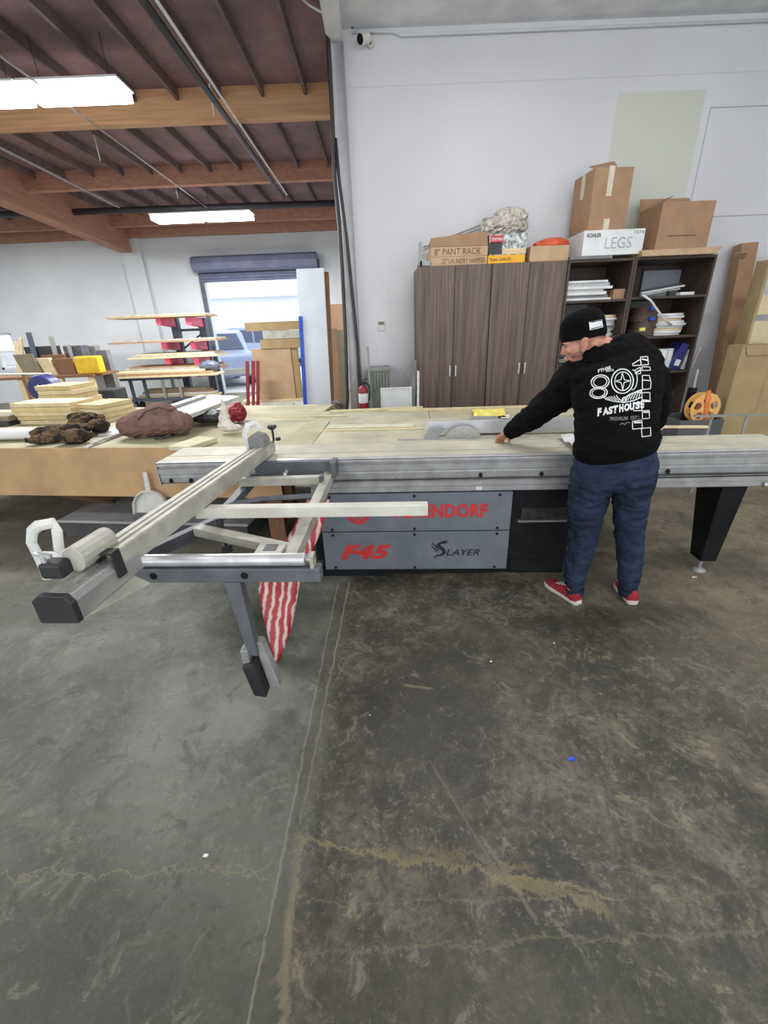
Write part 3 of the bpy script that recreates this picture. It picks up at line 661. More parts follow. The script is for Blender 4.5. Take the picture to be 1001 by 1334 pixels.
# stop block with arched white flap at the near end
st = SB(); st.limb([(fx(-1.5) + .035, -1.49, 1.01), (fx(-1.34) + .035, -1.33, 1.01)], [(.045, .04)] * 2, 14); st = st.build('stop_block', M['alu_dusty'], saw, bevel=.003)
SB().box(fx(-1.6) - .045, -1.54, .965, fx(-1.6) + .03, -1.48, 1.02).build('stop_body', M['blackp'], saw, bevel=.01)
SB().cyl((fx(-1.6) - .03, -1.52, 1.02), (fx(-1.6) - .03, -1.52, 1.045), .008, n=8).bar((fx(-1.6) - .055, -1.52, 1.05), (fx(-1.6) - .005, -1.515, 1.04), .012, .012).build('wing_nut', M['chrome'], saw)
# the flap: a D shaped open frame; built in the plane v = const
def frame2d(outer, inners, mp0, mp1, mb):
    # bars along the outline
    return mb
def flap(mb, pts, r, close=False):
    return mb.limb(pts, [r] * len(pts), 10)
fl = SB()
def FP(px, py, vv=-1.42): return sv(px, py, vv)
out = [(63, 754), (52, 728), (41, 707), (42, 692), (50, 685), (70, 681), (74, 690), (77, 716), (84, 722), (112, 714)]
fl.limb([FP(*q) for q in out], [(.020, .010)] * len(out), 8, ref=(0, 1, 0))
fl.limb([FP(48, 724), FP(84, 724), FP(112, 722)], [(.018, .009)] * 3, 8)
fl.build('flip_stop', M['whitep'], saw, bevel=.002)
# far stop with grey body, clear flap and two black knobs
fs = SB(); fprof(fs, [(.015, .985), (.015, 1.05), (.05, 1.075), (.11, 1.06), (.135, 1.03), (.135, .985)], -.02, .09); fs = fs.build('far_stop', M['grey'], saw, bevel=.004)
SB().limb([(fx(0) - .0, .02, .985), (fx(0) - .02, .03, 1.06), (fx(0) + .0, .05, 1.12), (fx(0) + .05, .07, 1.13), (fx(0) + .07, .075, 1.09)], [(.022, .010)] * 5, 8).build('far_flip_stop', M['whitep'], saw, bevel=.002)
SB().cyl((fx(0) + .13, .14, .99), (fx(0) + .13, .14, 1.07), .008, n=8).limb([(fx(0) + .13, .14, 1.07), (fx(0) + .13, .14, 1.085), (fx(0) + .13, .14, 1.10)], [.018, .034, .026], 12).build('clamp_knob', M['blackp'], saw)
SB().cyl((fx(0) + .155, .16, .99), (fx(0) + .155, .16, 1.01), .018, n=12).build('clamp_knob', M['blackp'], saw)

# red and white wrap leaning by the saw base
wv = []; mbw = SB()
def redwrap():
    mb = MB(SM); n = 16; vs = []
    rows = [((398, 652), (428, 652), -.30), ((380, 690), (418, 690), -.42), ((352, 730), (400, 730), -.52), ((336, 762), (388, 760), -.62), ((341, 790), (384, 790), -.70), ((348, 820), (378, 820), -.76), ((354, 842), (371, 842), -.82), ((359, 858), (365, 858), -.86)]
    for l_, r_, v_ in rows:
        a_, b_ = sv(*l_, v_), sv(*r_, v_); c_ = (a_ + b_) / 2; w_ = (b_.x - a_.x) / 2
        for i in range(n):
            t_ = 2 * PI * i / n; rr = 1 + .10 * math.sin(3 * t_ + 2) + .10 * math.sin(5 * t_)
            vs.append((c_.x + w_ * rr * math.cos(t_), c_.y + (.02 + w_ * .35) * rr * math.sin(t_), max(c_.z, .002)))
    m_ = len(rows)
    fs = [(j * n + i, j * n + (i + 1) % n, (j + 1) * n + (i + 1) % n, (j + 1) * n + i) for j in range(m_ - 1) for i in range(n)]
    fs += [tuple(range(n)), tuple(reversed([(m_ - 1) * n + i for i in range(n)]))]
    return mb.add(vs, fs)
single(redwrap(), 'plastic_wrap', M['wrap'], 'red and white striped plastic wrap bundle leaning beside the saw base under the outrigger frame', 'plastic wrap', smooth=True)
# outfeed bench behind the saw and boards on it
A0, A1 = at_z(0, 584, .85), at_z(262, 583, .85)
BMX = Matrix.Translation((A1.x, A1.y, 0)) @ Matrix.Rotation(math.atan2(A1.y - A0.y, A1.x - A0.x), 4, 'Z')
ob = thing('outfeed_bench', 'pale dusty outfeed bench directly behind the saw table', 'workbench', S(2.2, 1.55, 0), SROT)
SB().box(.96, 1.265, .845, 1.9, 1.80, .885).build('top_panel', M['cast'], ob, bevel=.002)
SB().box(1.905, 1.265, .845, 3.40, 1.72, .885).build('top_panel', M['bench_top'], ob, bevel=.002)
e0, e1 = SI @ (BMX @ V((.63, .0, 0))), SI @ (BMX @ V((.63, 1.95, 0)))
SB().prism([(e0.x + .0, .42), (.975, .42), (.955, 1.80), (e1.x, 1.80)], lambda a, b_: (a, b_, .846), lambda a, b_: (a, b_, .884)).build('infill_board', M['bench_top'], ob)
for u_ in (1.02, 3.28):
    for v_ in (1.29, 1.64): SB().box(u_, v_, 0, u_ + .08, v_ + .06, .845).build('leg', M['brownwood'], ob)
def sboard(u0, v0, u1, v1, w_, h, z, m_, label, name='wood_strip', cat='wood strip', group=None):
    return single(SB().bar((u0, v0, z + h / 2), (u1, v1, z + h / 2), w_, h), name, m_, label, cat, group, bevel=.0015)
sboard(.90, 1.70, 1.85, 1.78, .05, .022, .886, M['lightwood'], 'pale wood strip along the back edge of the outfeed bench, left of the yellow paper')
sboard(1.5, 1.66, 2.95, 1.66, .05, .022, .886, M['lightwood'], 'long pale wood strip on the bench back edge behind the yellow paper')
sboard(.35, 1.52, 1.10, 1.48, .025, .01, .886, M['lightwood'], 'thin pale wood offcut lying left of the long strips behind the saw')
sboard(1.0, 1.0, 1.75, .97, .13, .006, .889, mat('pale_mdf', (206, 200, 176), (192, 184, 160), 8, .8), 'thin pale board lying on the saw table left of the rip fence', 'thin_board', 'board')
sboard(1.0, .86, 1.82, .84, .05, .008, .889, M['lightwood'], 'narrow pale strip lying in front of the thin board left of the rip fence')
# yellow paper, white papers
def sheet(name, pts, z, m_, label, cat, h=.01, nx=10, ny=6, amp=.012, seed=0):
    mb = MB(); a_, b2_, c2, d2 = pts; vs = []; 
    for side_ in (0, 1):
        for j in range(ny):
            for i in range(nx):
                s_, t_ = i / (nx - 1), j / (ny - 1)
                p = (V(a_) * (1 - s_) + V(b2_) * s_) * (1 - t_) + (V(d2) * (1 - s_) + V(c2) * s_) * t_
                vs.append((p.x, p.y, z + amp * (.5 + .5 * noise.noise(V((s_ * 4 + seed, t_ * 3, seed)))) * 2 - (.0015 if side_ else 0)))
    N = nx * ny; fs = []
    for j in range(ny - 1):
        for i in range(nx - 1):
            q = (j * nx + i, j * nx + i + 1, (j + 1) * nx + i + 1, (j + 1) * nx + i); fs.append(q); fs.append(tuple(N + k for k in reversed(q)))
    return single(mb.add(vs, fs), name, m_, label, cat)
sheet('paper', [at_z(618, 545, .9), at_z(660, 544, .9), at_z(657, 534, .9), at_z(616, 535, .9)], .892, M['yellowpaper'], 'crumpled yellow paper on the back edge of the outfeed bench', 'paper', amp=.02)
sheet('paper', [at_z(652, 545, .9), at_z(664, 545, .9), at_z(664, 540, .9), at_z(656, 540, .9)], .892, M['paper'], 'small torn white paper right beside the yellow paper', 'paper', amp=.01, nx=5, ny=4)
sheet('paper', [at_z(727, 570, .9), at_z(752, 593, .9), at_z(775, 588, .9), at_z(762, 569, .9)], .896, M['paper'], 'crumpled white paper sheet on the sliding table at the man\'s hip', 'paper', amp=.03, seed=3)
single(MB().bar(at_z(860, 556, 1.0), at_z(922, 556, 1.0), .03, .012).bar(at_z(862, 558, .95), at_z(862, 557, 1.0), .02, .02, up=(0, 1, 0)), 'wood_strip', M['lightwood'], 'short pale wood strip sticking out right of the man above the table', 'wood strip')
# ================================================================= WORKBENCH AT LEFT
A0, A1 = at_z(0, 584, .85), at_z(262, 583, .85)
BR = math.atan2(A1.y - A0.y, A1.x - A0.x)
bench = thing('workbench', 'big low workbench with orange fibreboard front and dusty top', 'workbench', (A1.x, A1.y, 0), BR)
BM = MW[bench.name]; BI = BM.inverted()
def BBx(): return MB(BM)
BBx().box(-4.2, .02, .815, .62, 1.95, .85).build('bench_top', M['bench_top'], bench, bevel=.002)
BBx().box(-4.2, 0, .42, .62, .02, .85).build('front_board', M['mdf_edge'], bench, bevel=.002)
BBx().box(-4.2, 1.93, .42, .62, 1.95, .815).build('back_board', M['mdf_edge'], bench)
for x_, y_, w_ in ((.44, .05, .14), (.30, .8, .1), (-3.9, .4, .12), (.44, 1.8, .1), (-3.9, 1.8, .1), (-1.7, 1.8, .1)):
    BBx().box(x_, y_, 0, x_ + w_, y_ + .1, .815).build('leg', M['brownwood'], bench, bevel=.003)
BBx().hexa([(-1.55, .05, .40), (-1.33, .05, .40), (-1.28, .40, .181), (-1.5, .40, .181)], [(-1.55, .05, .815), (-1.33, .05, .815), (-1.28, .40, .815), (-1.5, .40, .815)]).build('bracket_leg', M['brownwood'], bench, bevel=.003)
# white scoop hanging on the orange front board
def bpl(px, py, yy):
    o = BI @ CAM; d_ = BI.to_3x3() @ ray(px, py); return o + d_ * ((yy - o.y) / d_.y)
y2_ = -.045
P2 = [bpl(x_, z_, y2_) for x_, z_ in ((177, 668), (176, 655), (180, 645), (187, 640), (196, 639), (206, 642), (213, 648), (218, 656), (222, 668))]
sc_t = thing('dust_scoop', 'white plastic scoop with upright handle hanging on the orange bench front', 'scoop', BM @ V((P2[0].x, y2_, P2[0].z)))
pan = MB(BM); pan.prism([(p.x, p.z) for p in P2], lambda a, b_: (a, y2_, b_), lambda a, b_: (a, y2_ + .02, b_)); pan.build('pan', M['whitep'], sc_t, bevel=.002)
MB(BM).limb([p + V((0, -.014, 0)) for p in P2], [(.010, .020)] * len(P2), 8).build('rim', M['whitep'], sc_t, bevel=.002)
q0, q1 = bpl(194, 641, y2_), bpl(189, 617, y2_)
MB(BM).limb([q0, q1], [(.026, .015), (.021, .014)], 10, roundcap=True).build('handle', M['whitep'], sc_t, smooth=True)
# grey covered low platform under the bench
pl = thing('low_platform', 'low dark grey sheet covered platform on the floor under the orange bench', 'platform', BM @ V((-.6, .3, 0)), BR)
BBx().box(-1.53, .02, .0, .25, .9, .155).build('body', M['darkgrey'], pl, bevel=.004)
BBx().box(-1.55, .0, .155, .27, .92, .18).build('top_sheet', mat('pale_grey_sheet', (168, 168, 168), (140, 140, 140), 4, .7, detail=7), pl, bevel=.003)
single(MB().box(at_z(0, 662, .3).x - .5, 3.75, 0, at_z(0, 690, .0).x - .25, 3.9, .35), 'timber_block', M['brownwood'], 'brown timber end at the left photo edge under the bench', 'timber', bevel=.003)
def BP(px, py, z=.85): return BI @ at_z(px, py, z)
# wood stacks: each board its own
def stack(pxl, pxr, pyb, z0, n, th, depth, label, group, jit=.02, mats=None, names=('board', 'board'), rot=0.1):
    a_, b_ = at_z(pxl, pyb, z0), at_z(pxr, pyb, z0); L_ = (b_ - a_).length
    for i in range(n):
        T_ = Matrix.Translation(a_ + V((random.uniform(-jit, jit) - i * .018, random.uniform(-jit, jit), 0))) @ Matrix.Rotation(math.atan2(b_.y - a_.y, b_.x - a_.x) + rot + random.uniform(-.015, .015), 4, 'Z')
        z_ = i * (th + .004)
        o = MB().box(0, 0, z_, L_, depth, z_ + th, T_)
        lab = label % (['bottom', 'second from bottom', 'third from bottom', 'fourth from bottom', 'fifth from bottom', 'sixth from bottom'][i] if i < n - 1 else 'topmost')
        single(o, names[0], [M['mdf'], M['mdf2']][i % 2], lab, names[1], group, bevel=.0015)
M['mdf2'] = mat('mdf_board_edge', (204, 186, 140), (188, 170, 126), 12, .8)
stack(30, 104, 553, .852, 5, .041, .34, 'cream fibreboard panel in the front stack, %s', 'front stack of fibreboard panels', rot=.05)
stack(66, 108, 538, .852, 6, .050, .40, 'cream fibreboard panel in the rear stack, %s', 'rear stack of fibreboard panels', rot=.08)
stack(112, 146, 550, .852, 4, .044, .40, 'cream fibreboard panel in the right stack by the camouflage jacket, %s', 'right stack of fibreboard panels', rot=-.12)
a_ = at_z(-20, 556, .86)
single(MB().box(a_.x - .5, a_.y, .852, at_z(18, 553, .86).x, a_.y + .3, .90), 'board', M['nearblack'], 'dark board lying left of the cream panels on the bench, at the photo edge', 'board', bevel=.002)
single(MB().box(a_.x - .5, a_.y + .03, .902, at_z(12, 545, .93).x, a_.y + .33, .955), 'board', M['olive'], 'grey brown board on top of the dark board at the left photo edge', 'board', bevel=.002)
# white rounded panel
p0, p1 = at_z(-30, 575, .86), at_z(82, 573, .86)
single(MB().limb([V((p0.x, p0.y + .07, .905)), V((p1.x, p1.y + .07, .905))], [(.075, .05)] * 2, 16, ref=(0, 0, 1)), 'rounded_panel', M['white'], 'long white rounded panel lying on the bench in front of the cream boards', 'panel', smooth=False, bevel=.004)
# trims
for i in range(4):
    pa, pb2 = at_z(112 + i * 8, 583 - i * 3, .86), at_z(150 + i * 7, 567 - i * 2, .86)
    single(MB().bar(pa + V((0, 0, .0 + .012 * (i % 2))), pb2 + V((0, 0, .012 * (i % 2))), .03, .014), 'trim_strip', M['alu_dusty'] if i % 2 else M['whitep'], 'short grey white trim strip on the bench between camouflage jacket and brown backpack', 'trim strip', 'short trim strips', bevel=.002)
# white sheet board in middle of bench
a_, b_, c_, d_ = [at_z(x_, y_, .853) for x_, y_ in ((128, 568), (165, 566), (215, 541), (185, 540))]
single(MB().hexa([a_, b_, c_, d_], [p + V((0, 0, .012)) for p in (a_, b_, c_, d_)]), 'thin_board', M['paper'], 'white thin board lying on the bench behind the backpack', 'board')
a_, b_, c_, d_ = [at_z(x_, y_, .89) for x_, y_ in ((219, 581), (246, 582), (283, 570), (258, 568))]
single(MB().hexa([a_ + V((0, 0, -.035)), b_ + V((0, 0, -.035)), c_ + V((0, 0, -.035)), d_ + V((0, 0, -.035))], [a_, b_, c_, d_]), 'small_board', mat('cream_board', (212, 206, 176), (200, 192, 160), 8, .8), 'small cream board lying on the bench just right of the brown backpack', 'board', bevel=.002)
# long white door slab propped over the red jacket
cs = [(188, 540), (243, 541), (312, 516), (273, 514)]
T4 = [at_z(x_, y_, 1.02) for x_, y_ in cs]
single(MB().hexa([p - V((0, 0, .04)) for p in T4], T4), 'door_slab', mat('grey_white_laminate', (206, 208, 204), (190, 192, 186), 4, .5), 'long grey white slab propped slanting across the bench toward the roll-up door', 'slab', bevel=.003)
r0_ = [at_z(x_, y_, 1.05) for x_, y_ in ((195, 535), (205, 536), (268, 515), (262, 514))]
single(MB().hexa([p - V((0, 0, .029)) for p in r0_], r0_), 'metal_channel', M['alu'], 'narrow metal channel lying along the far edge of the slanting white slab', 'channel')
# cloth like blobs
def blobmesh(name, ells, m_, label, cat, vox=.012, wr=.012, wsc=.06, parts=None, extra=None):
    mb = MB()
    for c_, r_, *rest in ells: mb.ell((0, 0, 0), r_, Matrix.Translation(c_) @ (rest[0] if rest else Matrix.Identity(4)))
    if extra: extra(mb)
    o = mb.build(name, m_); remesh(o, vox, 4, wr, wsc); return tag(o, label, cat)
def RZ(a): return Matrix.Rotation(a, 4, 'Z')
q = at_z(196, 574, .85) + V((0, 0, .014)); q2 = at_z(228, 566, .85)
bp_ = thing('backpack', 'brown canvas backpack lying on its side on the bench', 'backpack', q)
mb = MB(); sc_ = mpp(q)
mb.ell((0, 0, 0), (42 * sc_, .17, .125), Matrix.Translation(q + V((0, .16, .115)))); mb.ell((0, 0, 0), (26 * sc_, .15, .145), Matrix.Translation(q + V((.05, .18, .13)))); mb.ell((0, 0, 0), (22 * sc_, .13, .10), Matrix.Translation(q + V((-.18, .13, .095)))); mb.ell((0, 0, 0), (16 * sc_, .13, .10), Matrix.Translation(q + V((.22, .15, .10))))
o = mb.build('body', M['bagbrown'], bp_); remesh(o, .012, 4, .010, .07)
MB().limb([q + V((x_, y_, z_)) for x_, y_, z_ in ((-.08, .02, .10), (-.06, .01, .17), (.02, .02, .235), (.12, .05, .255), (.22, .06, .22))], [.006] * 5, 8).build('zipper', mat('dark_brown_webbing', (74, 60, 54), None, 8, .8), bp_, smooth=True)
MB().limb([q + V((x_, y_, z_)) for x_, y_, z_ in ((.02, .0, .03), (.06, -.03, .01), (.14, -.03, .012), (.18, .01, .03))], [(.012, .006)] * 4, 8).build('strap', M['nearblack'], bp_)
cj = [at_z(x_, y_, .85) + V((0, 0, .015)) for x_, y_ in ((62, 578), (88, 574), (100, 578), (118, 562), (132, 565), (76, 572), (108, 560))]
blobmesh('jacket', [(cj[0] + V((0, 0, .03)), (.16, .06, .04), RZ(.35)), (cj[1] + V((0, .05, .07)), (.2, .08, .05), RZ(.5)), (cj[2] + V((0, 0, .05)), (.15, .08, .06), RZ(.1)), (cj[3] + V((0, 0, .09)), (.16, .10, .07), RZ(.6)), (cj[4] + V((0, 0, .06)), (.12, .08, .06), RZ(-.5)), (cj[5] + V((.0, 0, .06)), (.2, .07, .05), RZ(.4)), (cj[6] + V((0, 0, .12)), (.1, .05, .04), RZ(.8))], M['camo'], 'crumpled camouflage jacket thrown on the bench left of the brown backpack', 'jacket', wr=.018, wsc=.05)
rj = at_z(292, 553, .87); rl = at_z(275, 553, .87)
rj_ = thing('jacket', 'red and black jacket bundled under the end of the slanting white slab', 'jacket', rj)
mb = MB().ell((0, 0, 0), (.09, .16, .075), Matrix.Translation(rj + V((.07, .16, .085)))).ell((0, 0, 0), (.06, .08, .09), Matrix.Translation(rj + V((.14, .08, .10)))).ell((0, 0, 0), (.08, .07, .05), Matrix.Translation(rj + V((.03, .04, .052)))); o = mb.build('red_sleeve', M['redplastic'], rj_); remesh(o, .010, 3, .024, .05)
mb = MB().ell((0, 0, 0), (.20, .16, .06), Matrix.Translation(rj + V((-.17, .12, .065)))); o = mb.build('black_body', M['nearblack'], rj_); remesh(o, .012, 4, .01, .06)
fo = at_z(296, 562, .87)
blobmesh('foam_lump', [(fo + V((0, 0, .05)), (.07, .05, .05)), (fo + V((.0, 0, .11)), (.05, .04, .06)), (fo + V((.01, 0, .18)), (.03, .03, .06)), (fo + V((.005, 0, .24)), (.015, .02, .05)), (fo + V((.06, 0, .03)), (.08, .05, .03))], M['foam'], 'lumpy white cured foam spire standing on the bench beside the red jacket', 'foam', vox=.008, wr=.012, wsc=.03)
# ================================================================= CABINETS AND SHELVES (front at YC)
YC = 5.2
zc = at(643, 343, YC).z
xa, xm, xb_ = at(545, 345, YC).x, at(642, 343, YC).x, at(741, 338, YC).x
def cabinet(x0, x1, label):
    t = thing('wardrobe_cabinet', label, 'cabinet', ((x0 + x1) / 2, YC + .28, 0), 0, 'walnut cabinets')
    MB().box(x0 + .002, YC + .02, .0, x1 - .002, YC + .58, zc).build('body', M['walnut'], t, bevel=.002)
    xmid = (x0 + x1) / 2
    for k, (a_, b_) in enumerate(((x0 + .003, xmid - .0015), (xmid + .0015, x1 - .003))):
        d_ = MB().box(a_, YC, .06, b_, YC + .019, zc - .004).build('door', M['walnut'], t, bevel=.0015)
        hx = xmid - .034 if k == 0 else xmid + .034; hz = at(635, 481, YC).z
        MB().cyl((hx, YC - .022, hz - .06), (hx, YC - .022, hz + .06), .011, n=12).cyl((hx, YC - .022, hz - .045), (hx, YC, hz - .045), .005, n=8).cyl((hx, YC - .022, hz + .045), (hx, YC, hz + .045), .005, n=8).limb([(hx, YC - .022, hz + .035), (hx, YC - .022, hz + .06)], [.012, .012], 10).build('handle', M['chrome'], d_)
cabinet(xa, xm - .002, 'walnut brown two-door cabinet, the left one, under the hand-lettered cartons')
cabinet(xm + .002, xb_, 'walnut brown two-door cabinet, the right one, next to the open shelves')
# open shelving: two units
def shelf_unit(x0, x1, zs, label, top):
    t = thing('shelving_unit', label, 'shelves', ((x0 + x1) / 2, YC + .28, 0), 0, 'open shelving units')
    for xx in (x0, x1 - .025): MB().box(xx, YC, 0, xx + .025, YC + .58, top).build('side_panel', M['walnut_dark'], t, bevel=.001)
    MB().box(x0 + .025, YC + .56, 0, x1 - .025, YC + .58, top).build('back_panel', M['walnut_dark'], t)
    MB().box(x0 + .025, YC, top - .025, x1 - .025, YC + .56, top).build('top_panel', M['walnut_dark'], t, bevel=.001)
    MB().box(x0 + .025, YC + .55, zs[2] + .002, x0 + (x1 - x0) * .72, YC + .559, zs[0] - .03).build('backing_sheet', M['grey'], t)
    for z in zs: MB().box(x0 + .025, YC + .005, z - .025, x1 - .025, YC + .56, z).build('shelf', M['walnut_dark'], t, bevel=.001)
sx0, sx1, sx2 = xb_ + .006, at(829, 335, YC).x, at(935, 335, YC).x
zt_ = zc + .0
zl = [at(790, y_, YC).z for y_ in (390, 438, 484, 534)]; zr = [at(875, y_, YC).z for y_ in (385, 437, 483, 534)]
shelf_unit(sx0, sx1, zl + [.1], 'dark open shelving unit right beside the walnut cabinets, behind the man', zt_)
shelf_unit(sx1 + .004, sx2, zr + [.1], 'dark open shelving unit at the right end, behind the man\'s shoulder', zt_)
# front-view box helper
def fbox(pl, pr, pt, Y_, dep, z0=None):
    """front face rectangle from pixel left/right (at the bottom) and top, at depth Y_"""
    a_, b_ = at(*pl, Y_), at(*pr, Y_); zt__ = at((pl[0] + pr[0]) / 2, pt, Y_).z
    z0 = min(a_.z, b_.z) if z0 is None else z0
    return a_.x, Y_, z0, b_.x, Y_ + dep, zt__
def carton(name, bx, m_, label, cat='box', flaps=None, parent=None, tape=False, group=None):
    x0, y0, z0, x1, y1, z1 = bx
    t = thing(name, label, cat, ((x0 + x1) / 2, (y0 + y1) / 2, z0), 0, group)
    MB().box(x0, y0, z0, x1, y1, z1).build('body', m_, t, bevel=.004)
    return t
zt2 = zc + .001
# on the cabinets: two hand lettered cartons, a photo carton, a yellow carton
t = carton('carton', fbox((561, 344), (635, 343), 334, YC + .05, .40, zt2), M['cardpale'], 'flat cardboard box hand-lettered 22 inch laundry, lying directly on the left cabinet')
b_ = fbox((561, 344), (635, 343), 334, YC + .05, .4, zt2); zA = b_[5]
def onbox(t_, bx, txt, fx0, fx1, fz0, fz1, m_, offset=0, shear=0, nm='lettering'):
    x0, y0, z0, x1, y1, z1 = bx; w_, h_ = x1 - x0, z1 - z0
    text_on(t_, nm, txt, m_, (x0 + w_ * fx0, y0 - .002, z0 + h_ * fz0), (1, 0, 0), (0, 0, 1), w_ * (fx1 - fx0), h_ * (fz1 - fz0), offset=offset, shear=shear)
M['pen'] = mat('brown_marker', (112, 84, 62), None, 5, .8); M['pencil'] = mat('grey_pencil', (184, 184, 186), None, 5, .8)
onbox(t, b_, '22" LAUNDRY HAMPER', .2, .96, .2, .8, M['pen'])
b_ = (b_[0] + .005, YC + .05, zA + .001, b_[3], YC + .45, at(600, 321, YC + .05).z)
t = carton('carton', b_, M['cardpale'], 'cardboard box hand-lettered 8 inch pant rack, on top of the flat laundry box')
onbox(t, b_, '8" PANT RACK', .06, .88, .15, .85, M['pen']); zB = b_[5]
MB().hexa([(b_[0] + .0, YC + .05, zB + .001), (b_[3] - .0, YC + .05, zB + .001), (b_[3] - .02, YC + .40, zB + .02), (b_[0] + .02, YC + .40, zB + .02)], [(b_[0] + .0, YC + .05, zB + .085), (b_[3] - .02, YC + .05, zB + .13), (b_[3] - .02, YC + .40, zB + .13), (b_[0] + .02, YC + .40, zB + .09)]).build('lid', M['cardboard'], t, bevel=.003)
b_ = fbox((636, 342), (684, 341), 332, YC + .03, .42, zt2)
t = carton('carton', b_, mat('yellow_carton', (232, 172, 40), (222, 160, 34), 6, .6), 'yellow tool kit box lying flat on the cabinet under the picture carton')
onbox(t, b_, 'Router Combo Kit', .05, .62, .3, .75, M['pen'], .01); zA = b_[5]
b_ = (b_[0] + .01, YC + .06, zA + .001, b_[3] + .015, YC + .42, at(660, 304, YC + .06).z)
t = carton('carton', b_, M['carton'], 'picture printed tool carton standing on the yellow kit box')
x0, y0, z0, x1, y1, z1 = b_
MB().box(x0 + .01, y0 - .003, z1 - .085, x0 + .15, y0, z1 - .015).build('red_label', M['red'], t)
text_on(t, 'lettering', 'CRAFTSMAN', M['white'], (x0 + .02, y0 - .005, z1 - .065), (1, 0, 0), (0, 0, 1), .12, .03, offset=.01)
MB().box(x0 + .0, y0 - .003, z0 + .01, x0 + .14, y0, z0 + .12).build('dark_print', M['nearblack'], t)
MB().box(x0 + .145, y0 - .003, z0 + .01, x1 - .01, y0, z0 + .06).build('tan_print', M['lightwood'], t)
zA = z1; pbag = V(((x0 + x1) / 2, y0 + .18, zA))
blobmesh('plastic_bag', [(pbag + V((0, 0, .09)), (.24, .15, .10)), (pbag + V((.05, 0, .16)), (.19, .13, .09)), (pbag + V((-.14, 0, .07)), (.12, .12, .09)), (pbag + V((.14, .02, .12)), (.1, .1, .09))], M['plasticbag'], 'crumpled clear plastic bag of parts on top of the picture carton', 'plastic bag', vox=.010, wr=.045, wsc=.06)
# bare metal rack leaning behind the cartons
rk = thing('wire_rack', 'bent grey metal rack lying behind the hand-lettered cartons at the cabinet end', 'rack', at(560, 344, YC + .3))
qa, qb = at(552, 322, YC + .47), at(632, 291, YC + .50)
MB().limb([qa, qb], [.009] * 2, 8).limb([qa + V((0, .05, -.02)), qb + V((0, .02, -.03))], [.006] * 2, 8).build('rail', M['alu'], rk)
MB().box(at(546, 340, YC + .02).x, YC + .0, zt2, at(546, 340, YC + .02).x + .035, YC + .05, at(546, 315, YC + .02).z).build('end_plate', M['alu_dark'], rk, bevel=.004)
MB().box(at(547, 343, YC).x, YC, zt2, at(562, 343, YC).x - .01, YC + .3, zt2 + .05).build('foot_bracket', M['alu_dark'], rk, bevel=.004)
MB().box(qb.x - .02, qb.y - .02, qb.z - .16, qb.x + .05, qb.y + .03, qb.z + .05).build('hinge_plate', M['alu_dark'], rk, bevel=.004)
# open low box with orange tool
b_ = fbox((690, 340), (740, 339), 320, YC + .04, .40, zt2); x0, y0, z0, x1, y1, z1 = b_
t = thing('open_carton', 'low open cardboard box holding the orange tool on the right cabinet', 'box', ((x0 + x1) / 2, (y0 + y1) / 2, z0))
MB().box(x0, y0, z0, x1, y1, z0 + .01).build('bottom', M['cardboard'], t)
for nm, q_ in (('front_wall', (x0, y0, z0 + .01, x1, y0 + .008, z1)), ('back_wall', (x0, y1 - .008, z0 + .01, x1, y1, z1)), ('side_wall', (x0, y0 + .008, z0 + .01, x0 + .008, y1 - .008, z1)), ('side_wall', (x1 - .008, y0 + .008, z0 + .01, x1, y1 - .008, z1))):
    MB().box(*q_).build(nm, M['cardpale'], t)
blobmesh('rag', [(V(((x0 + x1) / 2, y0 + .2, z0 + .08)), ((x1 - x0) * .42, .15, .06))], M['grey'], 'grey rag stuffed in the low open box under the orange tool', 'rag', vox=.015, wr=.01)
oc = at(720, 318, YC + .2)
ot = thing('power_tool', 'round orange tool lying in the low open cardboard box', 'tool', (oc.x, oc.y, z1 - .02))
MB().limb([(oc.x, oc.y, z1 - .01), (oc.x, oc.y, z1 + .02), (oc.x, oc.y, z1 + .06), (oc.x, oc.y, z1 + .085)], [(.17, .13), (.185, .14), (.165, .12), (.10, .08)], 20, ref=(0, 1, 0)).build('body', M['orange'], ot, smooth=False, bevel=.006)
MB().limb([(oc.x - .21, oc.y - .05, z1 + .01), (oc.x - .14, oc.y - .02, z1 + .02)], [.035, .05], 10).build('nozzle', M['orange'], ot, bevel=.004)
# white plumbing carton, grey board under it
b_ = fbox((744, 337), (798, 337), 333, YC - .02, .45, zt2); 
single(MB().box(*b_), 'board', M['grey'], 'thin grey board under the white lettered box on the shelves', 'board', bevel=.002); zA = b_[5] + .001
b_ = fbox((758, 333), (836, 331), 299, YC + .0, .5, zA); x0, y0, z0, x1, y1, z1 = b_; x0 += 0
t = thing('carton', 'white cardboard box with pencilled LEGS on the shelves under the tall box', 'box', ((x0 + x1) / 2, (y0 + y1) / 2, z0))
MB().box(x0, y0, z0, x1, y1, z1).build('body', M['white'], t, bevel=.004)
onbox(t, b_, 'KOHLER', .05, .28, .72, .88, M['blackprint'], .018); onbox(t, b_, 'LEGS', .36, .80, .25, .70, M['pencil'], -.0)
onbox(t, b_, '1574', .82, .98, .80, .92, M['greyprint']); zA = z1 + .001
